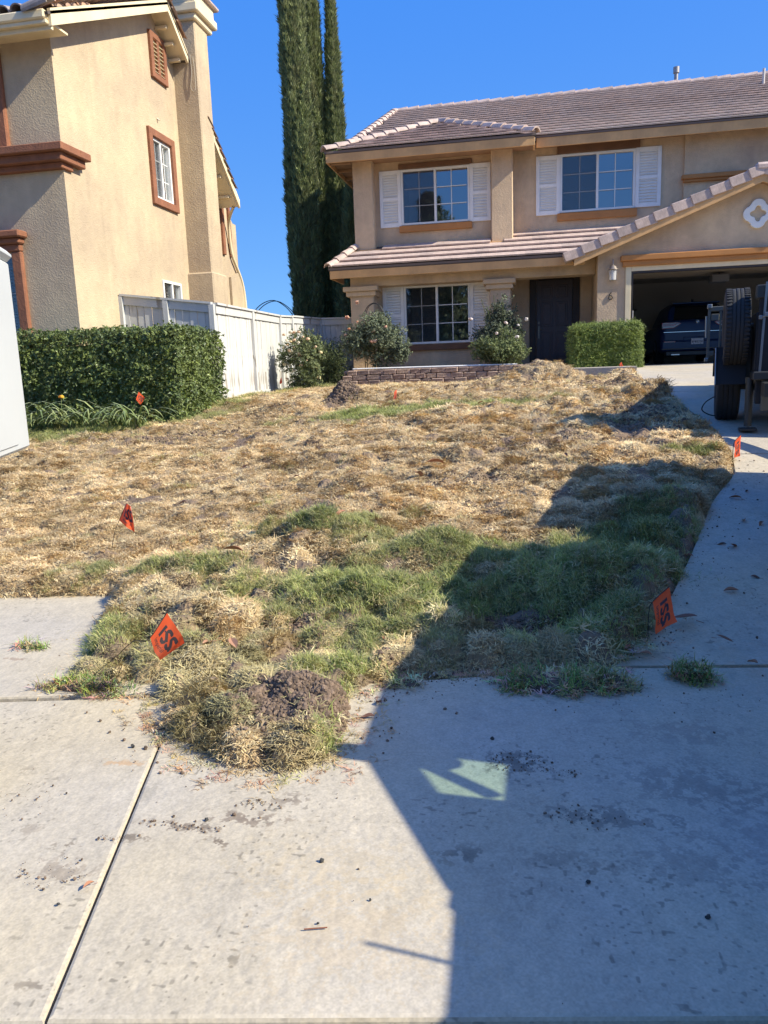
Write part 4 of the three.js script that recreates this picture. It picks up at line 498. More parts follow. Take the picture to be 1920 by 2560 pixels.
bush('rose_bush', 'grey-green rose bush with peach blooms left of the lower window', [-3.58, 1.42, -18.15], [0.74, 0.66, 0.40], 3000, { geo: roseSprig, base: [0.075, 0.105, 0.05], tip: [0.24, 0.275, 0.15], blooms: [[-3.98, 3.06, -18.1, 1.4], [-4.22, 2.72, -18.05, 1.2], [-4.25, 2.32, -17.95], [-4.15, 2.45, -17.9], [-3.55, 2.36, -17.8, 1.3], [-3.27, 2.45, -17.8, 1.2], [-3.6, 2.13, -17.75, 1.4], [-3.52, 2.15, -17.74, 1.4], [-3.95, 2.6, -17.9]], bloomCols: peach, group: 'rose bushes', clumps: 20 });
bush('rose_bush', 'tall climbing rose with dark leaves on the middle porch column', [-0.72, 1.42, -18.45], [0.60, 0.86, 0.32], 1900, { geo: roseSprig, base: [0.04, 0.065, 0.026], tip: [0.17, 0.20, 0.11], blooms: [[-1.35, 2.55, -18.1, 1.1], [-0.1, 2.5, -18.2]], bloomCols: blush, group: 'rose bushes', clumps: 20 });
bush('rose_bush', 'low pale green rose bush in front of the climbing rose', [-0.68, 1.42, -17.98], [0.60, 0.42, 0.30], 1900, { geo: roseSmall, base: [0.11, 0.155, 0.04], tip: [0.30, 0.34, 0.12], blooms: [[-0.55, 2.42, -17.8], [-0.28, 2.36, -17.8], [-0.75, 2.2, -17.75], [-0.3, 2.1, -17.7]], bloomCols: blush, group: 'rose bushes', clumps: 16 });
bush('round_shrub', 'dark rounded shrub in the shade between fence and house', [-5.0, 1.05, -19.05], [0.62, 0.66, 0.45], 3200, { geo: sprig(6, 0.035, 0.02, 0.06, 25), base: [0.06, 0.09, 0.022], tip: [0.15, 0.19, 0.05], canes: 3, clumps: 30, category: 'shrub' });
{ // wire hoops that carry the roses
  const t = thing('wire_trellis', 'thin black wire hoop standing behind the peach rose bush', 'trellis', [-3.72, 1.42, -18.5]); for (const o of [0, 0.12]) part('hoop', tube([[-3.92 + o * 0.2, 1.42, -18.5 - o], [-3.93 + o * 0.2, 2.7, -18.5 - o], [-3.82, 2.98, -18.5 - o], [-3.66, 3.06, -18.5 - o], [-3.50, 2.95, -18.5 - o], [-3.40 - o * 0.2, 2.65, -18.5 - o], [-3.40 - o * 0.2, 1.42, -18.5 - o]], 0.009, 50, 6), blackMetal, t); for (const y of [1.9, 2.3, 2.65]) part('rung', bar([-3.92, y, -18.5], [-3.41, y, -18.5], 0.006, 6), blackMetal, t);
  const u = thing('garden_arch', 'dark green wire garden arch showing above the white fence', 'garden arch', [-7.0, 1.05, -21]); for (const o of [0, 0.25]) part('hoop', tube([[-7.72, 1.05, -21 - o], [-7.72, 2.7, -21 - o], [-7.62, 3.1, -21 - o], [-7.35, 3.38, -21 - o], [-6.98, 3.48, -21 - o], [-6.65, 3.30, -21 - o], [-6.42, 3.0, -21 - o], [-6.36, 2.6, -21 - o], [-6.36, 1.05, -21 - o]], 0.012, 60, 6), blackMetal, u); for (const [x, y] of [[-7.55, 3.2], [-6.98, 3.48], [-6.5, 3.12]]) part('rung', bar([x, y, -21], [x, y, -21.25], 0.008, 6), blackMetal, u);
}
// strap-leaved clumps at the foot of the long hedge
{
  const blade = (L, lift, s) => { const n = 7, v = [], r = rng(s), tw = (r() - 0.5) * 0.6; let py = 0, px = 0, a = lift; const P = []; for (let i = 0; i <= n; i++) { P.push([px, py, 0.011 * Math.sin(Math.PI * Math.min(1, 0.25 + 0.75 * i / n)) + (i < n ? 0.003 : 0)]); px += Math.cos(a) * L / n; py += Math.sin(a) * L / n; a -= lift * 1.9 / n; } for (let i = 0; i < n; i++) { const [x0, y0, w0] = P[i], [x1, y1, w1] = P[i + 1], z0 = tw * x0 * 0.3, z1 = tw * x1 * 0.3; v.push(x0, y0, z0 - w0, x1, y1, z1 - w1, x1, y1, z1 + w1, x0, y0, z0 - w0, x1, y1, z1 + w1, x0, y0, z0 + w0); } const g = new THREE.BufferGeometry(); g.setAttribute('position', new THREE.BufferAttribute(new Float32Array(v), 3)); g.computeVertexNormals(); return g; };
  const blades = [0, 1, 2, 3, 4, 5].map((k) => blade(0.55 + 0.07 * k, 0.95 + 0.09 * k, 400 + k)), ms = [phys([0.20, 0.26, 0.075], 0.9, { transmission: 0.25, thickness: 0 }), phys([0.28, 0.32, 0.11], 0.9, { transmission: 0.25, thickness: 0 }), phys([0.13, 0.19, 0.055], 0.9, { transmission: 0.25, thickness: 0 })];
  [[-7.35, -10.62, 'leftmost clump of strap leaves arching at the foot of the long hedge'], [-6.6, -10.58, 'middle clump of strap leaves at the foot of the long hedge'], [-5.95, -10.62, 'clump of strap leaves below the corner of the long hedge']].forEach(([x, z, label], q) => { const y = lawnY(x, z), t = thing('strap_leaf_plant', label, 'plant', [x, y, z], 'strap-leaved plants under the hedge'); for (let k = 0; k < 46; k++) { const m = piece('leaf', blades[Math.floor(R() * 6)], ms[Math.floor(R() * 3)], t, [rr(-0.26, 0.26), -0.02, rr(-0.1, 0.1)]); m.rotation.y = -Math.PI / 2 + rr(-2.0, 2.0); m.scale.setScalar(rr(0.85, 1.3)); } if (q === 0) { part('stalk', bar([x + 0.35, y, z], [x + 0.42, y + 0.46, z + 0.05], 0.005, 5), ms[0], t); piece('bloom', bloomGeo, pb([0.8, 0.42, 0.03]), t, [0.42, 0.48, 0.05]); } });
}
// cypresses
{
  const frond = (() => { const gs = []; const r = rng(501); for (let k = 0; k < 7; k++) { const g = leafGeo(0.13 + 0.09 * r(), 0.036, 0.2, 0.05); g.rotateX(-1.35 + 0.35 * r()); g.rotateY(r() * 6.28); g.translate((r() - 0.5) * 0.05, 0.06 * r(), (r() - 0.5) * 0.05); gs.push(g); } return mergeGeometries(gs); })();
  const cyp = (label, x, z, H, rMax, n, bare) => {
    const t = thing('cypress_tree', label, 'tree', [x, 0.9, z], 'cypresses behind the fence'), items = [], prof = (h) => rMax * Math.pow(clamp((1 - h) / 0.75), 0.75) * (0.82 + 0.18 * smooth(0, 0.12, h));
    for (let k = 0; k < n; k++) { const h = R() * 0.985, a = rr(0, 6.283), y = h * H, lump = 0.66 + 0.70 * fbm(a * 3.2 + 7 * x, y * 0.8, 3, 61) - 0.12 * Math.pow(R(), 2); const r = prof(h) * lump * (R() < 0.04 ? rr(1, 1.12) : 1) - 0.10 * R(); const o = V(Math.cos(a), 0, Math.sin(a)); const k2 = rr(0.6, 1.35), br = smooth(0.62, 0.85, fbm(a * 3, y * 0.8, 3, 63)) * 0.6; items.push([V(x + o.x * r, 0.9 + y, z + o.z * r), o.multiplyScalar(rr(0.05, 0.4)).add(V(rr(-0.15, 0.15), 1, rr(-0.15, 0.15))).normalize(), rr(0.75, 1.4), [lerp(0.23, 0.25, br) * k2, lerp(0.26, 0.235, br) * k2, lerp(0.095, 0.11, br) * k2]]); }
    part('trunk', new THREE.CylinderGeometry(0.05, 0.2, H * 0.95, 10).translate(x, 0.7 + H * 0.475, z), barkMat, t);
    const pts = []; for (let i = 0; i <= 16; i++) pts.push(new THREE.Vector2(Math.max(0.01, prof(i / 16) * 0.66), i / 16 * H)); part('inner_crown', new THREE.LatheGeometry(pts, 14).translate(x, 0.9, z), mat([0.20, 0.225, 0.085], 0.95), t);
    cloud('crown', t, frond, leafMat(0.8, 0.25), items, t.position);
  };
  cyp('tallest cypress, leftmost of the dark column of trees behind the fence', -7.12, -24.8, 23, 0.45, 21000);
  cyp('middle cypress of the dark column of trees behind the fence', -6.93, -26.2, 19.5, 0.40, 16000);
  cyp('slender cypress with a pointed tip, nearest the tile roof', -6.27, -26.3, 13.2, 0.44, 12000);
  cyp('short cypress half hidden behind the left corner of the tan house', -5.55, -25.0, 6.6, 0.62, 8000);
}

// ---------------------------------------------------------------- planter, pipe, lantern, number, cabinet
{
  const PB = [-2.2, 1.1, -17.75], t = thing('planter_wall', 'low retaining wall of rough brown blocks below the lower window', 'retaining wall', PB);
  const bm = [[0.60, 0.51, 0.46], [0.55, 0.46, 0.42], [0.63, 0.54, 0.48], [0.51, 0.44, 0.41]].map((c, i) => mat([1, 1, 1], 0.95, { map: texture(128, (u, v) => { const k = 1 + 0.5 * (fbm(u * 6, v * 6, 4, 700 + i, 6) - 0.5); return c.map((x) => x * k); }, { srgb: true, repeat: 0.4 }), bumpMap: T_soil, bumpScale: 0.012 }));
  const bg = [0.24, 0.29, 0.33].map((w, i) => { const g = cham(w - 0.006, 0.112, 0.22, 0.018), p = g.attributes.position; for (let k = 0; k < p.count; k++) { const s = Math.round(p.getX(k) * 50) * 7 + Math.round(p.getY(k) * 50) * 13 + Math.round(p.getZ(k) * 50) * 29 + i; p.setXYZ(k, p.getX(k) + 0.006 * (hash(s, 1) - 0.5), p.getY(k) + 0.006 * (hash(s, 2) - 0.5), p.getZ(k) + 0.024 * (hash(s, 3) - 0.5)); } g.computeVertexNormals(); return [w, uvm(g)]; });
  for (let row = 0; row < 4; row++) { let x = -4.32 + (row % 2) * 0.12; while (x < 0.1) { const [w, g] = bg[Math.floor(R() * 3)]; const m = piece('block', g, bm[Math.floor(R() * 4)], t, [x + w / 2 - PB[0], 1.09 + row * 0.117 - PB[1] + rr(-0.003, 0.003), -17.84 - PB[2] + rr(-0.012, 0.012)]); m.rotation.set(rr(-0.02, 0.02), rr(-0.03, 0.03), rr(-0.012, 0.012)); x += w; } }
  for (let row = 0; row < 4; row++) for (let k = 0; k < 4; k++) piece('block', bg[1][1], bm[(k + row) % 4], t, [-4.23 - PB[0], 1.09 + row * 0.117 - PB[1], -18.1 - k * 0.29 - PB[2]], [0, Math.PI / 2, 0]);
  part('planting_soil', box(-4.3, 0.1, 1.0, 1.43, -19.45, -17.9), mat([0.160, 0.110, 0.076], 1, { bumpMap: T_soil, bumpScale: 0.04 }), t);
  const p = thing('plastic_pipe', 'long white plastic pipe lying on top of the block retaining wall', 'pipe', [-2.3, 1.515, -17.82]); part('pipe_body', bar([-4.08, 1.533, -17.80], [-0.3, 1.513, -17.85], 0.017, 12), mat([0.80, 0.80, 0.79], 0.4), p);
}
{
  const B = [1.785, 3.25, -18.5], t = thing('wall_lantern', 'small glass wall lantern beside the garage opening', 'lantern', B), lx = 1.785, lz = -18.33, mt = mat([0.36, 0.31, 0.27], 0.4, { metalness: 0.6 });
  part('wall_plate', cbox(lx - 0.045, lx + 0.045, 3.42, 3.60, -18.5, -18.475, 0.008), mt, t);
  part('arm', tube([[lx, 3.53, -18.48], [lx, 3.66, -18.45], [lx, 3.71, -18.40], [lx, 3.70, -18.35], [lx, 3.62, -18.33], [lx, 3.55, -18.33]], 0.012, 24, 8), mt, t);
  part('cap', new THREE.LatheGeometry([[0.001, 0.10], [0.03, 0.095], [0.07, 0.06], [0.085, 0.02], [0.115, 0.005], [0.115, -0.008], [0.001, -0.008]].map(([x, y]) => new THREE.Vector2(x, y)), 24).translate(lx, 3.49, lz), mt, t);
  part('shade', new THREE.CylinderGeometry(0.088, 0.078, 0.215, 20, 1, true).translate(lx, 3.37, lz), phys([0.92, 0.90, 0.86], 0.35, { transmission: 0.55, thickness: 0 }), t);
  part('inner_tube', new THREE.CylinderGeometry(0.035, 0.035, 0.18, 12).translate(lx, 3.36, lz), mat([0.75, 0.72, 0.66], 0.6), t);
  for (let k = 0; k < 4; k++) { const a = k * Math.PI / 2 + 0.6; part('rib', bar([lx + Math.cos(a) * 0.092, 3.48, lz + Math.sin(a) * 0.092], [lx + Math.cos(a) * 0.082, 3.26, lz + Math.sin(a) * 0.082], 0.007, 6), mt, t); }
  part('base_ring', new THREE.CylinderGeometry(0.086, 0.07, 0.02, 20).translate(lx, 3.258, lz), mt, t);
  const nG = [new THREE.TorusGeometry(0.042, 0.009, 8, 28).translate(1.755, 2.905, -18.485), tube([[1.714, 2.91, -18.485], [1.722, 2.945, -18.485], [1.745, 2.985, -18.485], [1.772, 3.02, -18.485]], 0.009, 16, 8), bar([1.755, 2.863, -18.5], [1.755, 2.863, -18.48], 0.006), bar([1.772, 3.015, -18.5], [1.772, 3.015, -18.48], 0.006)];
  const nm = thing('house_number', 'black metal numeral 6 on the stucco wall below the lantern', 'house number', [1.755, 2.86, -18.5]); part('numeral', nG, blackMetal, nm);
}
{ // grey cabinet on a post, cut by the left edge of the picture
  const t = thing('utility_cabinet', 'plain light grey metal cabinet cut off by the left edge of the picture', 'cabinet', [-2.14, 0.05, -3.0]); t.rotation.y = rad(-66.8);
  const gm = mat([0.60, 0.605, 0.595], 0.42, { map: texture(256, (u, v) => { const k = 0.965 + 0.04 * (fbm(u * 5, v * 5, 4, 811, 5) - 0.5) ; return [k, k, k]; }, { srgb: true, repeat: 1.1 }) });
  piece('body', cbox(0, 0.95, 1.17, 1.945, 0, 0.7, 0.012), gm, t); piece('lid', cbox(-0.012, 0.97, 1.945, 1.99, -0.015, 0.72, 0.018), gm, t);
  piece('post', cbox(0.5, 0.6, 0, 1.17, 0.5, 0.6, 0.01), gm, t); piece('base_plate', cbox(0.42, 0.68, -0.01, 0.012, 0.42, 0.68, 0.004), gm, t); piece('door_leaf', cbox(0.22, 0.92, 1.2, 1.91, -0.006, 0.004, 0.003), gm, t); piece('lock', cbox(0.6, 0.64, 1.5, 1.58, -0.012, 0.0, 0.004), blackMetal, t);
}
// ---------------------------------------------------------------- marking flags
{
  const S = 512, H = 400, cv = document.createElement('canvas'); cv.width = S; cv.height = H; const c = cv.getContext('2d');
  c.fillStyle = '#ff6026'; c.fillRect(0, 0, S, H); const ink = '#43343a';
  c.fillStyle = ink; c.fillRect(105, 95, 48, 165);
  c.lineWidth = 46; c.strokeStyle = ink; c.lineJoin = 'round'; c.lineCap = 'butt';
  const ess = (x) => { c.beginPath(); c.moveTo(x + 92, 130); c.lineTo(x + 92, 112); c.quadraticCurveTo(x + 92, 100, x + 75, 100); c.lineTo(x + 30, 100); c.lineTo(x + 12, 118); c.lineTo(x + 12, 150); c.lineTo(x + 90, 205); c.lineTo(x + 90, 240); c.lineTo(x + 70, 258); c.lineTo(x + 28, 258); c.lineTo(x + 12, 244); c.lineTo(x + 12, 226); c.stroke(); };
  ess(196); ess(334);
  c.beginPath(); c.arc(172, 150, 13, 0, 7); c.arc(310, 205, 13, 0, 7); c.fill(); c.beginPath(); c.arc(455, 248, 20, 0, 7); c.fill(); c.beginPath(); c.moveTo(437, 240); c.lineTo(455, 195); c.lineTo(473, 240); c.fill();
  c.fillStyle = '#54302c'; c.font = 'bold 74px sans-serif'; c.fillText('imperial', 110, 350);
  const tx = new THREE.CanvasTexture(cv); tx.colorSpace = THREE.SRGBColorSpace; const fm = phys([1, 1, 1], 0.95, { map: tx, transmission: 0.4, thickness: 0, side: THREE.DoubleSide }), wire = mat([0.05, 0.045, 0.04], 0.5, { metalness: 0.5 });
  function flag(label, A, B, C, D, foot, wave, big) { // A, B along the wire (low, high); C, D the free edge (high, low)
    const base = [foot[0], foot[1], foot[2]], t = thing('marking_flag', label, 'marking flag', base, 'orange lawn marking flags'), n = 12, v = [], uv = [];
    const at = (u, w) => { const p = V(...A).multiplyScalar((1 - u) * (1 - w)).addScaledVector(V(...B), (1 - u) * w).addScaledVector(V(...C), u * w).addScaledVector(V(...D), u * (1 - w)); const nrm = V(0.25, 0.2, 1).normalize(), size = V(...B).distanceTo(V(...A)); return p.addScaledVector(nrm, size * (wave * Math.sin(u * 4.5 + w * 2.2) * u * 0.9 + 0.05 * Math.sin(u * 13 + w * 7) * u)); };
    for (let i = 0; i < n; i++) for (let j = 0; j < n; j++) for (const [a, b] of [[0, 0], [1, 0], [1, 1], [0, 0], [1, 1], [0, 1]]) { const u = (i + a) / n, w = (j + b) / n; v.push(...at(u, w).toArray()); uv.push(u, w); }
    let g = new THREE.BufferGeometry(); g.setAttribute('position', new THREE.BufferAttribute(new Float32Array(v), 3)); g.setAttribute('uv', new THREE.BufferAttribute(new Float32Array(uv), 2)); g = mergeVertices(g); g.computeVertexNormals();
    const m = shade(new THREE.Mesh(g, fm)); m.name = 'flag_sheet'; m.position.set(-base[0], -base[1], -base[2]); t.add(m);
    const mid = V(...foot).lerp(V(...A), 0.6).add(V(-0.01, 0.02, 0)); part('wire', tube([foot, mid.toArray(), A, B], big ? 0.0022 : 0.003, 24, 5), wire, t);
  }
  const fy = (x, z) => lawnY(x, z) - 0.04;
  flag('large orange flag leaning over the green patch near the left concrete slab', [-1.66, 0.367, -3.0], [-1.58, 0.478, -3.02], [-1.555, 0.303, -3.12], [-1.69, 0.211, -3.11], [-2.12, fy(-2.12, -3.48), -3.48], 0.2, true);
  flag('folded orange flag standing alone in the straw-coloured lawn on the left', [-3.01, 0.465, -5.15], [-2.95, 0.59, -5.17], [-2.875, 0.575, -5.10], [-2.865, 0.39, -5.08], [-3.14, fy(-3.14, -5.2), -5.2], 0.28, true);
  flag('orange flag in shadow at the near corner of the driveway', [0.567, 0.375, -3.67], [0.642, 0.444, -3.69], [0.665, 0.30, -3.61], [0.577, 0.24, -3.59], [0.60, fy(0.52, -4.0), -4.0], 0.18, true);
  flag('orange flag standing at the driveway edge near the trailer', [1.71, 0.79, -7.0], [1.765, 0.845, -7.03], [1.745, 0.67, -6.95], [1.70, 0.66, -6.94], [1.72, fy(1.7, -7.05), -7.05], 0.08);
  flag('narrow orange flag in the middle of the upper lawn', [-1.955, 1.18, -11.2], [-1.93, 1.205, -11.24], [-1.915, 1.07, -11.1], [-1.96, 1.03, -11.1], [-1.94, fy(-1.94, -11.2), -11.2], 0.1);
  flag('orange flag among the strap leaves below the long hedge', [-5.57, 1.20, -10.30], [-5.53, 1.31, -10.32], [-5.47, 1.22, -10.38], [-5.55, 1.12, -10.38], [-5.62, fy(-5.62, -10.3), -10.3], 0.12);
  flag('tiny orange flag in front of the small square hedge', [1.715, 1.44, -16.0], [1.75, 1.485, -16.02], [1.785, 1.38, -15.95], [1.725, 1.355, -15.95], [1.73, 1.32, -16.0], 0.1);
  flag('dull orange flag at the far driveway edge beside the shaded turf', [1.615, 1.09, -10.2], [1.645, 1.19, -10.22], [1.68, 1.07, -10.14], [1.615, 1.05, -10.12], [1.63, fy(1.63, -10.2), -10.2], 0.1);
  flag('small orange flag at the foot of the white fence', [-5.38, 1.32, -16.3], [-5.345, 1.41, -16.32], [-5.31, 1.29, -16.25], [-5.37, 1.26, -16.25], [-5.39, 1.05, -16.3], 0.1);
}
// ---------------------------------------------------------------- wheels
const rubber = mat([0.022, 0.022, 0.023], 0.85, { bumpMap: T_soil, bumpScale: 0.004 }), rimMat = mat([0.045, 0.045, 0.048], 0.5, { metalness: 0.5 });
function wheel(parent, name, pos, r, w, { ribs = 4, lugs = false } = {}) { // axle along x
  const g = new THREE.Group(); g.name = name; g.position.set(...pos); parent.add(g); const h = w / 2, prof = [[r * 0.58, -h * 0.72], [r * 0.66, -h * 0.92], [r * 0.82, -h], [r * 0.93, -h * 0.93], [r * 0.975, -h * 0.80]];
  const n = ribs; for (let k = 0; k < n; k++) { const a = -0.78 + 1.56 * k / n, b = -0.78 + 1.56 * (k + 1) / n, gap = 0.035; prof.push([r * 0.965, h * (a + gap * 0.3)], [r * (1 - 0.012 * Math.abs(a + b)), h * (a + gap)], [r * (1 - 0.012 * Math.abs(a + b)), h * (b - gap)], [r * 0.965, h * (b - gap * 0.3)]); }
  prof.push([r * 0.975, h * 0.80], [r * 0.93, h * 0.93], [r * 0.82, h], [r * 0.66, h * 0.92], [r * 0.58, h * 0.72]);
  piece('tyre', new THREE.LatheGeometry(prof.map(([x, y]) => new THREE.Vector2(x, y)), 48).rotateZ(Math.PI / 2), rubber, g);
  piece('rim', merge([new THREE.LatheGeometry([[0.001, h * 0.30], [r * 0.2, h * 0.34], [r * 0.24, h * 0.2], [r * 0.45, h * 0.25], [r * 0.52, h * 0.55], [r * 0.60, h * 0.74], [r * 0.60, -h * 0.74], [r * 0.52, -h * 0.5], [r * 0.4, -h * 0.25], [0.001, -h * 0.25]].map(([x, y]) => new THREE.Vector2(x, y)), 32).rotateZ(Math.PI / 2)]), rimMat, g);
  if (lugs) for (let k = 0; k < 56; k++) for (let q = 0; q < 2; q++) { const a = k / 56 * 6.283, s = q ? 1 : -1; const m = piece('tread_block', lugGeo, rubber, g, [s * h * 0.70, Math.cos(a) * r * 0.985, Math.sin(a) * r * 0.985]); m.rotation.x = a; }
  return g;
}
const lugGeo = cham(0.05, 0.014, 0.022, 0.003);
// ---------------------------------------------------------------- car inside the garage
{
  const CX = 4.36, ZR = -22.25, Y = 1.375, t = thing('parked_car', 'dark blue sport utility car parked inside the open garage', 'car', [CX, Y, ZR]);
  const paint = phys([0.008, 0.030, 0.115], 0.4, { clearcoat: 0.25, clearcoatRoughness: 0.05, specularIntensity: 0.5 }), blk = mat([0.015, 0.015, 0.017], 0.35), grey = mat([0.10, 0.105, 0.11], 0.4);
  // loft of rounded sections along the length; z runs forward (-z in the world)
  const ring = (hw, y0, y1, e, n = 28) => Array.from({ length: n }, (_, k) => { const a = k / n * 2 * Math.PI, c = Math.cos(a), s = Math.sin(a), p = 2 / e; return [hw * Math.sign(c) * Math.abs(c) ** p, (y0 + y1) / 2 + (y1 - y0) / 2 * Math.sign(s) * Math.abs(s) ** p]; });
  const loft = (secs) => { const v = [], n = secs[0][1].length, q = (a, b, c, d) => { for (const k of [a, b, c, a, c, d]) v.push(...k); }; const P = secs.map(([z, r]) => r.map(([x, y]) => [CX + x, Y + y, ZR - z])); for (let i = 0; i + 1 < P.length; i++) for (let k = 0; k < n; k++) { const m = (k + 1) % n; q(P[i][k], P[i][m], P[i + 1][m], P[i + 1][k]); } for (const [row, flip] of [[P[0], 1], [P[P.length - 1], 0]]) { const c = [0, 1, 2].map((a) => row.reduce((s, p) => s + p[a], 0) / n); for (let k = 0; k < n; k++) v.push(...c, ...(flip ? row[(k + 1) % n] : row[k]), ...(flip ? row[k] : row[(k + 1) % n])); } let g = new THREE.BufferGeometry(); g.setAttribute('position', new THREE.BufferAttribute(new Float32Array(v), 3)); g = mergeVertices(g, 1e-4); g.computeVertexNormals(); return g; };
  part('body', loft([[0.0, ring(0.80, 0.30, 1.08, 5)], [0.04, ring(0.88, 0.26, 1.14, 5)], [0.15, ring(0.93, 0.24, 1.18, 6)], [0.9, ring(0.95, 0.24, 1.12, 6)], [2.6, ring(0.95, 0.24, 1.05, 6)], [3.6, ring(0.94, 0.24, 1.02, 6)], [4.3, ring(0.90, 0.26, 0.95, 5)], [4.55, ring(0.80, 0.30, 0.82, 4)]]), paint, t);
  part('cabin', loft([[0.12, ring(0.74, 0.95, 1.18, 4)], [0.30, ring(0.72, 0.95, 1.50, 4)], [0.48, ring(0.66, 0.95, 1.635, 4)], [1.2, ring(0.68, 0.95, 1.66, 4)], [2.1, ring(0.68, 0.95, 1.62, 4)], [2.9, ring(0.72, 0.95, 1.20, 4)], [3.1, ring(0.72, 0.95, 1.05, 4)]]), paint, t);
  part('rear_window', sheet([[CX - 0.60, Y + 1.16, ZR - 0.075], [CX + 0.60, Y + 1.16, ZR - 0.075], [CX + 0.52, Y + 1.53, ZR - 0.30], [CX - 0.52, Y + 1.53, ZR - 0.30]], 0.02), phys([0.012, 0.014, 0.016], 0.08), t);
  part('roof_spoiler', cbox(CX - 0.6, CX + 0.6, Y + 1.575, Y + 1.615, ZR - 0.55, ZR - 0.22, 0.012), paint, t);
  part('roof_aerial', cbox(CX - 0.02, CX + 0.02, Y + 1.66, Y + 1.73, ZR - 0.85, ZR - 0.72, 0.012), blk, t);
  const lampRed = phys([0.22, 0.012, 0.02], 0.12, { clearcoat: 1 }), lampClear = phys([0.45, 0.38, 0.42], 0.15, { clearcoat: 1 });
  for (const s of [-1, 1]) { const L = part('tail_light', new THREE.ExtrudeGeometry(poly([[0.90, 0.93], [0.90, 1.08], [0.52, 1.09], [0.42, 1.06], [0.50, 1.0], [0.60, 0.945]].map(([x, y]) => [s * x, y])), { depth: 0.03, bevelEnabled: true, bevelSize: 0.008, bevelThickness: 0.008, bevelSegments: 2 }).translate(CX, Y, ZR + 0.005), lampRed, t); part('light_bar', new THREE.ExtrudeGeometry(poly([[0.88, 0.955], [0.88, 0.985], [0.62, 0.985], [0.52, 1.035], [0.46, 1.05], [0.50, 1.02], [0.60, 0.96]].map(([x, y]) => [s * x, y])), { depth: 0.012, bevelEnabled: false }).translate(CX, Y, ZR + 0.045), lampClear, L); part('light_bar', cbox(CX + s * 0.55, CX + s * 0.88, Y + 1.062, Y + 1.078, ZR + 0.04, ZR + 0.055, 0.003), lampClear, L); }
  part('chrome_strip', cbox(CX - 0.86, CX + 0.86, Y + 0.825, Y + 0.845, ZR - 0.02, ZR + 0.035, 0.005), mat([0.75, 0.76, 0.78], 0.15, { metalness: 1 }), t);
  part('number_plate_recess', cbox(CX - 0.34, CX + 0.34, Y + 0.46, Y + 0.70, ZR - 0.02, ZR + 0.018, 0.02), paint, t);
  part('bumper', [cbox(CX - 0.92, CX + 0.92, Y + 0.34, Y + 0.62, ZR - 0.10, ZR + 0.06, 0.05)], paint, t); part('bumper_trim', cbox(CX - 0.90, CX + 0.90, Y + 0.375, Y + 0.405, ZR - 0.02, ZR + 0.072, 0.008), grey, t);
  part('diffuser', cbox(CX - 0.80, CX + 0.80, Y + 0.20, Y + 0.345, ZR - 0.10, ZR + 0.045, 0.03), blk, t);
  for (const s of [-1, 1]) { part('reflector', cbox(CX + s * 0.55, CX + s * 0.85, Y + 0.56, Y + 0.60, ZR + 0.05, ZR + 0.068, 0.005), lampRed, t); part('exhaust_tip', cbox(CX + s * 0.42, CX + s * 0.66, Y + 0.215, Y + 0.27, ZR - 0.02, ZR + 0.055, 0.015), mat([0.5, 0.5, 0.5], 0.2, { metalness: 1 }), t); }
  { const cv = document.createElement('canvas'); cv.width = 512; cv.height = 256; const c = cv.getContext('2d'); c.fillStyle = '#eceaf0'; c.fillRect(0, 0, 512, 256); c.fillStyle = '#1d2440'; c.font = 'bold 128px sans-serif'; c.textAlign = 'center'; c.fillText('8FBS230', 256, 190, 470); c.fillStyle = '#141414'; for (const x of [110, 402]) { c.beginPath(); c.arc(x, 28, 14, 0, 7); c.fill(); c.beginPath(); c.arc(x, 232, 14, 0, 7); c.fill(); } const tx = new THREE.CanvasTexture(cv); tx.colorSpace = THREE.SRGBColorSpace; const g = new THREE.BoxGeometry(0.305, 0.152, 0.006); const m = piece('number_plate', g, mat([0.85, 0.85, 0.85], 0.5, { map: tx }), t, [0, 0.575, 0.075]); }
  { const cx = CX, y = Y + 1.085, d = (r, th) => new THREE.CylinderGeometry(r, r, th, 32).rotateX(Math.PI / 2); const e = part('emblem', d(0.047, 0.012).translate(cx, y, ZR + 0.03), mat([0.55, 0.56, 0.58], 0.25, { metalness: 0.9 }), t); part('emblem_ring', d(0.044, 0.004).translate(cx, y, ZR + 0.038), mat([0.02, 0.02, 0.025], 0.3), e); for (let k = 0; k < 4; k++) { const s = new THREE.Shape(); s.moveTo(0, 0); s.absarc(0, 0, 0.030, k * Math.PI / 2, (k + 1) * Math.PI / 2); s.lineTo(0, 0); part('emblem_quarter', new THREE.ExtrudeGeometry(s, { depth: 0.003, bevelEnabled: false }).translate(cx, y, ZR + 0.0405), k % 2 ? mat([0.03, 0.22, 0.55], 0.3) : mat([0.85, 0.86, 0.88], 0.3), e); } }
  for (const s of [-1, 1]) for (const z of [0.85, 3.7]) wheel(t, 'wheel', [s * 0.83, 0.355, -z], 0.355, 0.24);
}
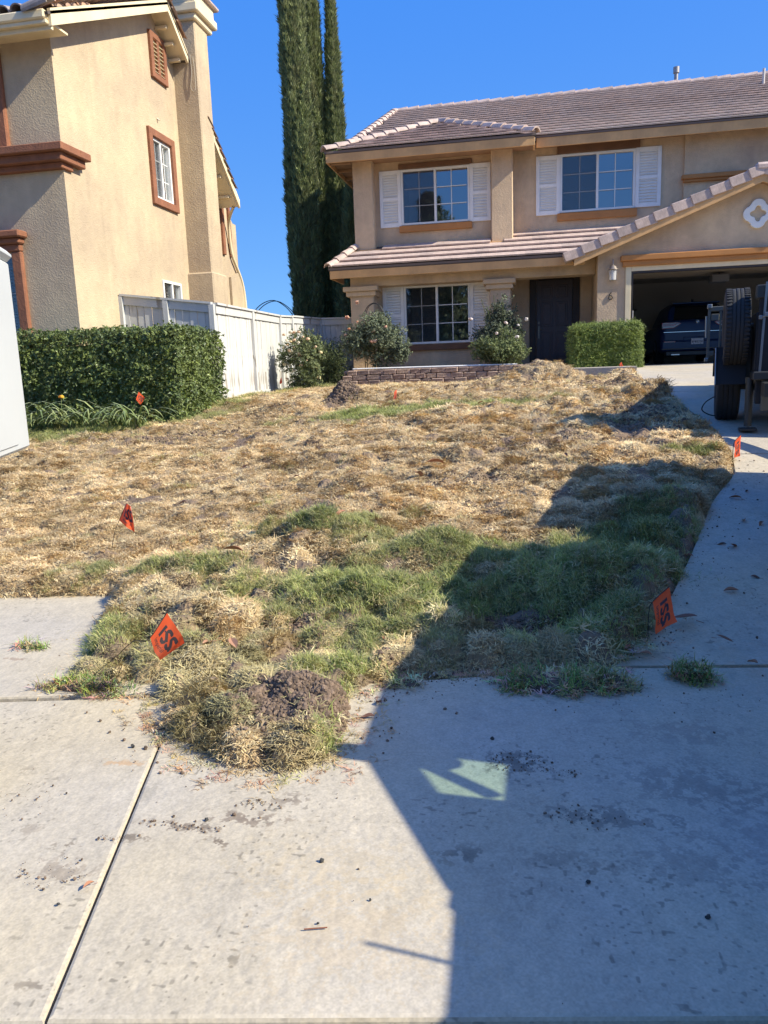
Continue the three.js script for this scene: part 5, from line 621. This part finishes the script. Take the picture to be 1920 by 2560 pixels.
// ---------------------------------------------------------------- trailer on the driveway
{
  const B = [1.98, 0.85, -8.4], t = thing('utility_trailer', 'dark trailer with an upright spare wheel on the driveway', 'trailer', B), P = (n, g, m, p = t) => part(n, g, m, p);
  const steel = mat([0.055, 0.055, 0.05], 0.5, { metalness: 0.5 }), blue = mat([0.011, 0.012, 0.015], 0.8), galv = mat([0.26, 0.27, 0.27], 0.4, { metalness: 0.8 }), olive = mat([0.10, 0.10, 0.082], 0.6);
  t.rotation.y = rad(-10.5); const at = (x, y, z) => [x - B[0], y - B[1], z - B[2]];
  wheel(t, 'road_wheel', at(1.965, 1.21, -8.62), 0.362, 0.225); wheel(t, 'road_wheel', at(4.15, 1.21, -8.62), 0.362, 0.225);
  wheel(t, 'spare_wheel', at(2.0, 1.785, -8.2), 0.365, 0.225, { ribs: 5, lugs: true });
  P('fender', [cbox(1.835, 2.10, 1.585, 1.60, -9.05, -8.20, 0.003), sheet([[1.835, 1.595, -8.20], [2.10, 1.595, -8.20], [2.10, 1.24, -8.06], [1.835, 1.24, -8.06]], 0.012), sheet([[1.835, 1.595, -9.05], [2.10, 1.595, -9.05], [2.10, 1.3, -9.15], [1.835, 1.3, -9.15]], 0.012)], blue);
  P('fender_edge', bar([1.83, 1.59, -8.19], [1.83, 1.24, -8.05], 0.008), galv);
  P('deck', cbox(2.14, 4.0, 1.28, 1.36, -11.4, -7.75, 0.01), steel);
  P('chassis', [beam([2.25, 1.2, -7.4], [2.25, 1.25, -11.4], 0.07, 0.12), beam([3.9, 1.2, -7.4], [3.9, 1.25, -11.4], 0.07, 0.12), beam([2.0, 1.2, -8.62], [4.1, 1.2, -8.62], 0.06, 0.06)], steel);
  P('front_panel', cbox(2.17, 4.0, 1.06, 2.1, -7.88, -7.82, 0.01), blue); P('side_panel', cbox(2.155, 2.19, 1.36, 1.9, -11.35, -7.86, 0.008), blue); P('side_panel', cbox(3.96, 4.0, 1.36, 1.9, -11.35, -7.86, 0.008), blue);
  P('kick_plate', cbox(2.22, 2.47, 1.0, 1.30, -7.83, -7.79, 0.006), olive);
  P('corner_post', [beam([2.195, 1.33, -7.77], [2.22, 2.16, -7.77], 0.02, 0.02)], galv); P('post_cap', cbox(2.14, 2.24, 2.02, 2.14, -7.95, -7.8, 0.008), steel);
  P('spare_carrier', [beam([2.12, 1.3, -8.2], [2.12, 1.8, -8.2], 0.05, 0.05), bar([2.0, 1.785, -8.2], [2.2, 1.785, -8.2], 0.03)], steel);
  P('latch', [cbox(2.165, 2.195, 1.83, 1.865, -7.80, -7.74, 0.004), cbox(2.21, 2.25, 1.85, 1.89, -7.80, -7.72, 0.004), bar([2.18, 1.85, -7.76], [2.24, 1.86, -7.74], 0.008)], galv);
  // gate frame standing out beyond the wheel
  P('gate_frame', [cbox(1.765, 1.795, 1.48, 2.06, -9.22, -9.18, 0.004), cbox(1.79, 2.16, 2.0, 2.05, -9.22, -9.18, 0.005), cbox(1.79, 2.16, 1.52, 1.57, -9.22, -9.18, 0.005), cbox(1.885, 1.905, 1.57, 2.0, -9.215, -9.185, 0.003), cbox(2.13, 2.16, 1.57, 2.0, -9.22, -9.18, 0.004)], olive);
  P('gate_panel', box(1.91, 2.13, 1.6, 1.98, -9.205, -9.2), steel); P('gate_bracket', [cbox(1.80, 1.88, 1.90, 1.97, -9.19, -9.17, 0.004)], olive);
  P('gate_hook', [cbox(1.755, 1.805, 2.03, 2.075, -9.24, -9.16, 0.006), cbox(1.745, 1.79, 1.46, 1.50, -9.24, -9.16, 0.006), bar([1.755, 1.72, -9.19], [1.75, 1.95, -9.19], 0.012)], galv);
  P('tie_rod', bar([1.97, 2.06, -9.15], [1.93, 1.62, -9.15], 0.008), galv);
  P('jack', [bar([2.13, 1.3, -7.95], [2.13, 0.84, -7.95], 0.035), cbox(2.05, 2.21, 0.80, 0.825, -8.03, -7.87, 0.005)], steel);
  P('brake_cable', tube([[1.86, 1.12, -8.4], [1.76, 1.05, -8.45], [1.73, 0.97, -8.5], [1.80, 0.92, -8.5], [1.88, 0.905, -8.5]], 0.006, 30, 6), rubber);
  P('tongue', [beam([2.4, 1.18, -7.7], [3.1, 0.98, -6.75], 0.07, 0.1), beam([3.85, 1.18, -7.7], [3.15, 0.98, -6.75], 0.07, 0.1)], steel);
}
// ---------------------------------------------------------------- pickup beside the photographer, outside the picture; its shadow crosses the concrete
{
  const t = thing('pickup_truck', 'pickup truck standing just outside the right edge, throwing the large shadow', 'truck', [1.60, 0.235, -3.87]); t.rotation.order = 'YXZ'; t.rotation.set(rad(5), rad(-7.4), 0);
  const paint = phys([0.62, 0.62, 0.61], 0.35, { clearcoat: 1, clearcoatRoughness: 0.1 }), blk = mat([0.02, 0.02, 0.022], 0.6), tint = phys([0.86, 0.95, 0.90], 0.02, { transmission: 1, thickness: 0, ior: 1.5 });
  const Q = (n, g, m) => piece(n, merge(list(g)), m, t);
  Q('body', [cbox(0, 1.98, 0.42, 1.16, -1.2, 2.08, 0.05)], paint);
  { const g = cbox(0.02, 1.96, 0.5, 1.275, 2.06, 3.7, 0.06), p = g.attributes.position; for (let i = 0; i < p.count; i++) if (p.getY(i) > 1) p.setY(i, p.getY(i) - 0.085 * (p.getZ(i) - 2.06) / 1.64); g.computeVertexNormals(); Q('hood', g, paint); } Q('grille', cbox(0.25, 1.73, 0.6, 0.95, 3.67, 3.73, 0.02), blk); Q('front_bumper', cbox(0, 1.98, 0.42, 0.62, 3.65, 3.87, 0.05), mat([0.5, 0.5, 0.5], 0.25, { metalness: 0.9 }));
  for (const x of [0.2, 1.78]) Q('headlight', cbox(x - 0.13, x + 0.13, 0.78, 0.98, 3.66, 3.725, 0.03), phys([0.8, 0.8, 0.8], 0.1, { clearcoat: 1 }));
  { const g = cbox(0.17, 1.81, 1.62, 1.73, -0.85, 1.36, 0.03), p = g.attributes.position; for (let i = 0; i < p.count; i++) if (p.getY(i) > 1.675) p.setY(i, p.getY(i) + 0.10 * (1.36 - p.getZ(i)) / 2.2); g.computeVertexNormals(); Q('roof', g, paint); }
  for (const s of [0, 1]) { const X = (a) => s ? 1.98 - a : a; Q('pillar', [beam([X(0.05), 1.19, 2.10], [X(0.20), 1.67, 1.33], 0.09, 0.09), beam([X(0.05), 1.1, 0.55], [X(0.19), 1.65, 0.55], 0.09, 0.07), beam([X(0.05), 1.1, -1.0], [X(0.19), 1.65, -0.78], 0.14, 0.08)], paint); Q('side_window', sheet([[X(0.06), 1.16, 1.96], [X(0.06), 1.16, -0.95], [X(0.19), 1.64, -0.78], [X(0.19), 1.64, 1.34]], 0.004), tint); }
  Q('windshield', sheet([[0.1, 1.2, 2.06], [1.88, 1.2, 2.06], [1.76, 1.64, 1.35], [0.22, 1.64, 1.35]], 0.005), tint); Q('rear_window', sheet([[0.15, 1.12, -1.05], [1.83, 1.12, -1.05], [1.76, 1.64, -0.83], [0.22, 1.64, -0.83]], 0.005), tint);
  for (const [x, z] of [[0.5, 0.75], [1.48, 0.75], [0.5, -0.6], [1.48, -0.6]]) { Q('seat', cbox(x - 0.26, x + 0.26, 0.9, 1.3, z - 0.1, z + 0.08, 0.05), blk); Q('headrest', cbox(x - 0.13, x + 0.13, 1.32, 1.5, z - 0.06, z + 0.05, 0.05), blk); }
  Q('mirror_sail', sheet([[0.05, 1.15, 2.12], [0.05, 1.15, 1.62], [0.12, 1.44, 1.62], [0.12, 1.44, 1.78]], 0.02), blk); Q('mirror_sail', sheet([[1.93, 1.15, 2.12], [1.93, 1.15, 1.62], [1.86, 1.44, 1.62], [1.86, 1.44, 1.78]], 0.02), blk);
  Q('cowl_side', [cbox(0.02, 0.12, 1.1, 1.25, 1.93, 2.2, 0.02), cbox(1.86, 1.96, 1.1, 1.25, 1.93, 2.2, 0.02)], paint);
  Q('steering_wheel', new THREE.TorusGeometry(0.19, 0.016, 8, 32).rotateX(-0.4).translate(1.48, 1.18, 1.6), blk);
  Q('mirror', [cbox(-0.38, -0.10, 1.14, 1.40, 1.36, 1.48, 0.04), bar([0.04, 1.18, 1.6], [-0.15, 1.24, 1.45], 0.025)], blk); Q('mirror', [cbox(2.08, 2.34, 1.10, 1.36, 1.52, 1.64, 0.04), bar([1.94, 1.16, 1.7], [2.13, 1.2, 1.6], 0.025)], blk); Q('cabin_mirror', cbox(0.62, 0.84, 1.44, 1.54, 1.6, 1.64, 0.02), blk);
  Q('aerial', bar([0.10, 1.2, 2.38], [0.05, 1.41, 2.36], 0.007), blk);
  Q('bed', [cbox(0.02, 0.12, 0.5, 1.2, -2.8, -1.2, 0.02), cbox(1.86, 1.96, 0.5, 1.2, -2.8, -1.2, 0.02), cbox(0.12, 1.86, 0.5, 0.6, -2.8, -1.2, 0.02)], paint); Q('tailgate', cbox(0.1, 1.88, 0.6, 1.18, -2.84, -2.78, 0.02), paint);
  Q('toolbox', cbox(0.1, 1.88, 1.0, 1.50, -2.75, -1.35, 0.03), mat([0.5, 0.5, 0.5], 0.3, { metalness: 0.9 }));
  for (const x of [0.16, 1.82]) for (const z of [2.55, -1.95]) wheel(t, 'wheel', [x, 0.39, z], 0.39, 0.26);
}
// ---------------------------------------------------------------- trees across the street, seen only in the windows
{
  const big = sprig(7, 0.22, 0.14, 0.3, 71);
  const tree = (label, x, z, H, rx, n, c0, c1, cone) => {
    const t = thing('street_tree', label, 'tree', [x, 0, z], 'trees across the street'); part('trunk', new THREE.CylinderGeometry(0.10, 0.24, H * 0.5, 10).translate(x, H * 0.25, z), barkMat, t);
    const limbs = []; for (let k = 0; k < 6; k++) { const a = k * 1.05; limbs.push(tube([[x, H * 0.35, z], [x + Math.cos(a) * rx * 0.3, H * 0.5, z + Math.sin(a) * rx * 0.3], [x + Math.cos(a) * rx * 0.6, H * 0.68, z + Math.sin(a) * rx * 0.6]], 0.06, 8, 6)); } for (const l of limbs) part('limb', l, barkMat, t);
    const items = [], cl = []; for (let k = 0; k < 40; k++) { const h = rr(0.28, 1), d = rnd3(), f = cone ? (1 - h) * 1.25 + 0.05 : Math.sqrt(Math.max(0, 1 - ((h - 0.6) / 0.45) ** 2)); cl.push([V(d.x * rx * f * 0.8, h * H * 0.96, d.z * rx * f * 0.8), (cone ? 0.35 : 0.5) * rx * rr(0.6, 1)]); }
    for (let k = 0; k < n; k++) { const [q, s] = cl[Math.floor(R() * cl.length)], d = rnd3().multiplyScalar(s * Math.pow(R(), 0.4)), k2 = rr(0.6, 1.4), m = R(); items.push([V(x, 0, z).add(q).add(d), d.clone().normalize().add(V(0, 0.6, 0)).normalize(), rr(0.8, 1.4), c0.map((v, i) => lerp(v, c1[i], m) * k2)]); }
    cloud('crown', t, big, leafMat(0.6, 0.35), items, t.position);
  };
  tree('broad green tree across the street behind the photographer', -6.3, 22, 12.4, 3.0, 5000, [0.05, 0.09, 0.025], [0.12, 0.16, 0.05]);
  tree('pointed conifer across the street behind the photographer', -8.0, 25, 15.6, 2.2, 4000, [0.025, 0.045, 0.02], [0.05, 0.075, 0.03], true);
  tree('leafy tree farther right across the street behind the photographer', -2.6, 24, 8.2, 2.8, 4000, [0.05, 0.09, 0.025], [0.13, 0.16, 0.05]);
  tree('low rounded tree across the street, behind the photographer on the far left', -11.5, 21, 8.5, 3.2, 4000, [0.05, 0.08, 0.025], [0.10, 0.14, 0.045]);
}

// ---------------------------------------------------------------- grass: dry and green tufts over the torn lawn
function tuft(n, spread, L0, L1, e0, e1, w, s, curl = 0.8) {
  const r = rng(s), v = []; for (let k = 0; k < n; k++) {
    const a = r() * 6.283, bx = (r() - 0.5) * 2 * spread, bz = (r() - 0.5) * 2 * spread, L = L0 + (L1 - L0) * r(), el = e0 + (e1 - e0) * r(), sw = (r() - 0.5) * curl, ww = w * (0.6 + 0.7 * r());
    const d = [Math.cos(a), Math.sin(a)], pts = []; let x = bx, y = -0.008, z = bz, e = el, az = a; for (let i = 0; i <= 2; i++) { pts.push([x, y, z]); x += Math.cos(e) * Math.cos(az) * L / 2; y += Math.sin(e) * L / 2; z += Math.cos(e) * Math.sin(az) * L / 2; e -= (0.35 + 0.8 * r()) * (el > 0.4 ? 1 : 0.5); az += sw; }
    const sx = -d[1] * ww / 2, sz = d[0] * ww / 2, [p, q, t] = pts; v.push(p[0] - sx, p[1], p[2] - sz, p[0] + sx, p[1], p[2] + sz, q[0] + sx, q[1], q[2] + sz, p[0] - sx, p[1], p[2] - sz, q[0] + sx, q[1], q[2] + sz, q[0] - sx, q[1], q[2] - sz, q[0] - sx, q[1], q[2] - sz, q[0] + sx, q[1], q[2] + sz, t[0], t[1], t[2]);
  }
  const g = new THREE.BufferGeometry(); g.setAttribute('position', new THREE.BufferAttribute(new Float32Array(v), 3)); g.computeVertexNormals(); return g;
}
const dryT = [0, 1, 2, 3].map((k) => tuft(18, 0.034, 0.022, 0.070, -0.1, 0.62, 0.0038, 900 + k, 2.6)), grnT = [0, 1, 2].map((k) => tuft(16, 0.03, 0.035, 0.09, 0.6, 1.45, 0.0034, 950 + k, 0.9));
const dryMat = mat([1, 1, 1], 0.85, { side: THREE.DoubleSide }), grnMat = phys([1, 1, 1], 0.95, { transmission: 0.28, thickness: 0, side: THREE.DoubleSide });
const strawCols = [[0.62, 0.445, 0.215], [0.70, 0.54, 0.295], [0.52, 0.35, 0.165], [0.77, 0.63, 0.37], [0.38, 0.25, 0.13], [0.60, 0.42, 0.225]], grnCols = [[0.27, 0.315, 0.07], [0.36, 0.375, 0.11], [0.195, 0.25, 0.055], [0.45, 0.425, 0.165]];
{
  const dry = dryT.map(() => []), grn = grnT.map(() => []); const add = (arr, x, y, z, s, ry, tilt, c) => arr.push([x, y, z, s, ry, tilt, c]);
  const zones = [[-2.3, -4.2, 4700], [-4.2, -6.5, 4000], [-6.5, -9, 2300], [-9, -12.5, 1200], [-12.5, -19, 560]];
  for (const [za, zb, den] of zones) {
    const x0 = Math.max(LX0 + 0.1, -0.82 * -zb - 0.6), x1 = 2.05, n = Math.round(den * (za - zb) * (x1 - x0)), far = clamp((-za - 4) / 8);
    for (let k = 0; k < n; k++) {
      const x = lerp(x0, x1, R()), z = lerp(za, zb, R()); if (!inside(x, z)) { const e = edge(x, z); if (z > -4.2 && e < 0.2 && R() < Math.exp(-e / 0.05) * 0.22) add(dry[Math.floor(R() * 4)], x, z < -3.66 && x > 0.4 ? Math.max(gh(x, z) + 0.015, 0.05) : 0.05, z, rr(0.5, 0.9), R() * 6.28, rr(-0.06, 0.06), strawCols[Math.floor(R() * 6)].map((v) => v * rr(0.6, 1))); continue; } const ch = chunk(x, z), ro = rough(x, z), so = bare(x, z, ch, ro); if (R() < so * 0.95) continue; const mat_ = ch.h(6) * 6.28, lean = (ch.h(7) - 0.5) * 1.3 * ro, tint = 0.90 + 0.28 * ch.h(8);
      const g = green(x, z), isG = R() < smooth(0.22, 0.75, g + 0.9 * (ch.h(9) - 0.6)) * 0.74, y = lawnY(x, z), patch = fbm(x * 1.3, z * 1.3, 3, 201), lum = (0.75 + 0.5 * patch) * tint * rr(0.75, 1.25), sc = (0.62 + 0.75 * fbm(x * 3.1, z * 3.1, 3, 205)) * rr(0.75, 1.2) * (1 + 0.4 * far);
      if (isG) { const c = grnCols[Math.floor(R() * 4)], dryMix = clamp(0.55 - g * 0.6 + rr(-0.15, 0.25)); add(grn[Math.floor(R() * 3)], x, y, z, sc * (0.75 + 0.3 * g), mat_ + rr(-2, 2), 0.5 * lean + rr(-0.25, 0.25), c.map((v, i) => lerp(v, strawCols[1][i], dryMix * 0.6) * lum)); } else { const c = strawCols[Math.floor(R() * 6)], og = Math.max(g * 0.5, smooth(-5.0, -3.2, z) * ch.h(10)); add(dry[Math.floor(R() * 4)], x, y, z, sc, mat_ + rr(-1.2, 1.2), lean + rr(-0.35, 0.35), c.map((v, i) => lerp(v, [0.31, 0.275, 0.13][i], og) * lum)); }
    }
  }
  // a fringe of green along the far lawn edge by hedge, fence and planter
  const fill = (name, label, geo, m, L) => { const I = new THREE.InstancedMesh(geo, m, L.length), M = new THREE.Matrix4(), q = new THREE.Quaternion(), e = new THREE.Euler(); L.forEach(([x, y, z, s, ry, tilt, c], i) => { q.setFromEuler(e.set(tilt, ry, tilt * 0.7)); M.compose(V(x, y, z), q, V(s, s, s)); I.setMatrixAt(i, M); I.setColorAt(i, col(...c)); }); I.name = numbered(name); shade(I); tag(I, label, 'grass'); I.userData.kind = 'stuff'; scene.add(I); };
  dryT.forEach((g, k) => fill('dry_grass', 'dry straw-coloured torn grass covering the lawn', g, dryMat, dry[k])); grnT.forEach((g, k) => fill('green_grass', 'green grass tufts left standing in the torn lawn', g, grnMat, grn[k]));
  console.log('tufts', dry.map((a) => a.length), grn.map((a) => a.length));
}
// ---------------------------------------------------------------- soil crumbs
const crumbGeos = [0, 1, 2].map((k) => { const g = new THREE.IcosahedronGeometry(1, 1), p = g.attributes.position; for (let i = 0; i < p.count; i++) { const s = 0.72 + 0.5 * hash(Math.round(p.getX(i) * 9), Math.round(p.getY(i) * 9) + Math.round(p.getZ(i) * 9) * 31, k); p.setXYZ(i, p.getX(i) * s, p.getY(i) * s * 0.75, p.getZ(i) * s); } g.computeVertexNormals(); return g; });
const crumbMat = mat([1, 1, 1], 1);
{
  const L = [[], [], []], put = (x, y, z, s, c) => L[Math.floor(R() * 3)].push([x, y, z, s, c]); const sc = () => { const k = rr(0.55, 1.5); return [0.155 * k, 0.107 * k, 0.074 * k]; };
  for (const s of soilSpots) { const n = Math.round(4200 * s[2] * s[3] * (s[1] > -5 ? 4.5 : 1.3)); for (let k = 0; k < Math.min(n, 1500); k++) { const a = rr(0, 6.28), f = Math.pow(R(), 0.6) * 1.25, x = s[0] + Math.cos(a) * s[2] * f, z = s[1] + Math.sin(a) * s[3] * f; if (!inside(x, z)) continue; put(x, lawnY(x, z) + 0.003, z, (0.003 + 0.011 * Math.pow(R(), 3)) * (s[1] < -8 ? 1.8 : 1), sc()); } }
  for (const [cx, cz, rx, rz, n, s0] of [[-0.97, -2.95, 0.27, 0.19, 2600, 1], [-1.0, -2.75, 0.3, 0.2, 500, 0.8], [-2.85, -11.7, 0.34, 0.3, 1200, 2.2], [-0.1, -3.95, 0.3, 0.12, 900, 1]]) for (let k = 0; k < n; k++) { const a = rr(0, 6.28), f = Math.sqrt(R()), x = cx + Math.cos(a) * rx * f, z = cz + Math.sin(a) * rz * f; if (!inside(x, z) || (f > 0.8 && R() < 0.5)) continue; put(x, lawnY(x, z) + 0.002, z, (0.004 + 0.012 * Math.pow(R(), 2.2)) * s0, sc()); }
  // spilled on the concrete, thicker near the lawn
  for (let k = 0; k < 6500; k++) { const x = rr(-2.6, 1.9), z = rr(-7.2, -1.5); if (inside(x, z)) continue; const e = edge(x, z), onDrive = z < -3.66 && x > 0.4, patch = fbm(x * 3, z * 3, 3, 301); if (R() > Math.exp(-e / 0.16) * 1.0 + 0.03 * smooth(0.5, 0.7, patch) + 0.006) continue; const y = onDrive ? Math.max(gh(x, z) + 0.012, 0.052) : 0.047; put(x, y + 0.001, z, 0.0015 + 0.007 * Math.pow(R(), 5) + (e < 0.2 ? 0.002 * R() : 0), sc()); }
  for (const [cx, cz, rx, rz, n] of [[-0.03, -2.68, 0.12, 0.09, 130], [0.13, -2.62, 0.05, 0.03, 25], [-1.12, -2.13, 0.16, 0.03, 60], [-1.33, -2.03, 0.05, 0.02, 20], [-1.42, -1.85, 0.12, 0.08, 60], [-0.92, -2.28, 0.09, 0.03, 30], [0.5, -3.3, 0.6, 0.25, 80], [-1.75, -2.2, 0.15, 0.12, 30], [0.2, -2.35, 0.16, 0.07, 60], [-0.72, -3.25, 0.12, 0.12, 160], [-0.4, -3.45, 0.3, 0.08, 160], [0.62, -4.0, 0.12, 0.2, 200]]) for (let k = 0; k < n; k++) { const a = rr(0, 6.28), f = Math.sqrt(R()), x = cx + Math.cos(a) * rx * f, z = cz + Math.sin(a) * rz * f; if (inside(x, z)) continue; put(x, Math.max(0.048, z < -3.68 ? gh(x, z) + 0.013 : 0), z, 0.0012 + 0.004 * Math.pow(R(), 3), sc()); }
  for (const [x, z, s] of [[-0.62, -2.01, 0.008], [-1.57, -2.62, 0.009], [-0.44, -1.86, 0.004], [-0.56, -1.75, 0.004], [0.16, -2.02, 0.007], [0.46, -1.92, 0.008], [-1.06, -2.17, 0.007], [-0.15, -2.85, 0.008], [-1.31, -1.72, 0.005]]) put(x, 0.05, z, s, [0.05, 0.048, 0.045]);
  crumbGeos.forEach((g, k) => { const I = new THREE.InstancedMesh(g, crumbMat, L[k].length), M = new THREE.Matrix4(), q = new THREE.Quaternion(), e = new THREE.Euler(); L[k].forEach(([x, y, z, s, c], i) => { q.setFromEuler(e.set(R() * 6, R() * 6, R() * 6)); M.compose(V(x, y, z), q, V(s, s, s)); I.setMatrixAt(i, M); I.setColorAt(i, col(...c)); }); I.name = numbered('soil_crumbs'); I.userData.kind = 'stuff'; tag(I, 'dark soil crumbs spilled on lawn and concrete', 'soil'); shade(I); scene.add(I); });
}
// ---------------------------------------------------------------- loose clumps of sod on the concrete
function clump(label, x, z, rx, rz, h, n, y0, greenish) {
  const t = thing('grass_clump', label, 'grass clump', [x, y0, z], 'loose sod clumps on the concrete'), core = new THREE.IcosahedronGeometry(1, 3), p = core.attributes.position; for (let i = 0; i < p.count; i++) { const X = p.getX(i), Y = p.getY(i), Z = p.getZ(i), s = 0.75 + 0.5 * fbm(X * 2.2 + x * 9, Z * 2.2 + Y, 3, 17); p.setXYZ(i, X * rx * 0.8 * s, Math.max(-0.002, Y * h * 0.6 * s), Z * rz * 0.8 * s); } core.computeVertexNormals();
  const soilM = mat([0.150, 0.105, 0.074], 1, { bumpMap: T_soil, bumpScale: 0.02 }); const c = piece('soil_core', core, soilM, t); const gs = [], cols = [];
  for (let k = 0; k < n; k++) { const a = rr(0, 6.28), f = Math.sqrt(R()) * 1.12, gx = Math.cos(a) * rx * f, gz = Math.sin(a) * rz * f, gy = Math.max(0, h * 0.6 * Math.sqrt(Math.max(0, 1 - f * f))); const isG = R() < greenish, g = strip((isG ? grnT : dryT)[k % 3].clone().scale(1.15, 1.15, 1.15).rotateX(rr(-0.7, 0.7)).rotateY(R() * 6.28).translate(gx, gy, gz)); const q = (isG ? grnCols[k % 4] : strawCols[k % 6]).map((v) => v * rr(0.55, 1.1)), cc = new Float32Array(g.attributes.position.count * 3); for (let i = 0; i < cc.length; i += 3) cc.set(q, i); g.setAttribute('color', new THREE.BufferAttribute(cc, 3)); gs.push(g); }
  const m = shade(new THREE.Mesh(mergeGeometries(gs), mat([1, 1, 1], 0.85, { vertexColors: true, side: THREE.DoubleSide }))); m.name = 'blades'; m.userData.kind = 'stuff'; t.add(m);
}
clump('wide flattened clump of sod in shadow on the concrete apron', 0.10, -3.40, 0.24, 0.11, 0.09, 130, 0.045, 0.25);
clump('clump of sod spreading from the right end of the wide clump', 0.33, -3.44, 0.14, 0.10, 0.08, 70, 0.045, 0.4);
clump('lone round tuft of sod in shadow near the right edge', 0.735, -3.55, 0.085, 0.07, 0.10, 60, 0.045, 0.5);
clump('thin scatter of dry blades at the corner of the shaded concrete', -0.58, -3.36, 0.09, 0.06, 0.02, 26, 0.045, 0.1);
clump('thin wisp of sod lying on the shaded driveway', 1.03, -4.72, 0.12, 0.06, 0.03, 26, 0.17, 0.3);
clump('wisp of dry grass on the left concrete slab', -2.72, -3.62, 0.09, 0.04, 0.02, 22, 0.052, 0.4);
clump('low strip of loose sod along the left concrete joint', -2.1, -3.12, 0.22, 0.05, 0.05, 60, 0.05, 0.6);
// ---------------------------------------------------------------- fallen leaves
{
  const lg = (k) => { const n = 8, L = 0.11, W = 0.042, v = [], r = rng(1200 + k), cur = 0.6 + 1.2 * r(), P = (i, s) => { const u = i / n, w = W * Math.pow(Math.sin(Math.PI * Math.min(0.999, u * 0.96 + 0.02)), 0.8), x = (u - 0.5) * L; return [x, 0.010 + 0.02 * Math.sin(u * cur * 2.2 + k) * u + Math.abs(s) * w * (0.25 + 0.25 * Math.sin(k)), s * w * 0.5]; }; for (let i = 0; i < n; i++) for (const s of [-1, 1]) { const a = P(i, 0), b = P(i + 1, 0), c = P(i + 1, s), d = P(i, s); v.push(...a, ...b, ...c, ...a, ...c, ...d); } const g = new THREE.BufferGeometry(); g.setAttribute('position', new THREE.BufferAttribute(new Float32Array(v), 3)); g.computeVertexNormals(); return merge([g, bar([0.05, 0.008, 0], [0.085, 0.002, 0.006], 0.0016, 5)]); };
  const geos = [0, 1, 2, 3].map(lg), ms = [mat([0.24, 0.085, 0.04], 0.6), mat([0.33, 0.14, 0.07], 0.65), mat([0.14, 0.065, 0.042], 0.65), mat([0.38, 0.20, 0.115], 0.7)];
  const leaf = (label, x, z, y, s, k, ry) => { const t = thing('fallen_leaf', label, 'leaf', [x, y, z], 'fallen leaves'); const m = piece('leaf_blade', geos[k % 4], ms[k % 4], t); m.rotation.set(rr(-0.25, 0.25), ry, rr(-0.2, 0.2)); m.scale.setScalar(s); };
  const L = 'small curled brown leaf lying in the torn lawn', D = 'small brown leaf lying on the shaded concrete';
  leaf('large pointed brown leaf on the concrete beside the shaded orange flag', 0.80, -4.12, 0.135, 1.15, 0, -0.35); leaf('rust-coloured leaf standing upright in the straw above the green hump', -0.86, -6.95, lawnY(-0.86, -6.95) + 0.04, 1.5, 1, 0.4); leaf('rust-coloured leaf lying beside the upright one in the straw', -0.98, -6.75, lawnY(-0.98, -6.75) + 0.03, 1.3, 2, 1.2);
  leaf('orange-brown leaf caught in the grass behind the large flag', -1.98, -4.78, lawnY(-1.98, -4.78) + 0.04, 1.2, 1, 0.2); leaf('pair of pale brown leaves on bare soil beside the large flag', -1.58, -3.44, lawnY(-1.58, -3.44) + 0.05, 1.0, 3, 1.3); leaf('brown leaf on bare soil right of the large flag', -1.47, -3.47, lawnY(-1.47, -3.47) + 0.05, 1.0, 3, 2.2);
  for (const [x, z] of [[-0.75, -3.75], [-0.95, -3.62], [-1.1, -5.0], [-1.35, -5.3], [0.3, -6.9], [-1.2, -5.65], [-2.9, -7.5], [-2.2, -7.0], [0.2, -6.4], [0.55, -6.75], [-0.6, -9.5], [1.0, -8.6], [0.75, -11.5], [-3.0, -6.2]]) leaf(L, x, z, lawnY(x, z) + 0.035, rr(0.6, 0.95), Math.floor(R() * 4), R() * 6);
  for (const [x, z] of [[1.28, -5.15], [1.45, -5.6], [1.55, -5.55], [1.22, -5.2], [1.12, -4.5], [0.95, -3.9], [1.3, -4.7], [1.02, -3.66], [0.55, -3.72], [0.47, -3.78], [1.5, -6.05], [1.62, -6.2], [-0.66, -3.12], [-0.68, -2.98], [0.98, -5.0]]) leaf(D, x, z, Math.max(gh(x, z) + 0.012, 0.05), rr(0.5, 0.85), Math.floor(R() * 3), R() * 6);
  leaf('tiny red leaf lying in the joint of the sunlit concrete', -1.265, -1.80, 0.05, 0.35, 1, 1.2);
  const st = thing('twig', 'thin reddish twig on the sunlit concrete', 'twig', [-0.56, 0.049, -1.72]); part('stick', bar([-0.59, 0.052, -1.72], [-0.53, 0.052, -1.735], 0.0018, 5), ms[0], st);
}
renderer.render(scene, camera);
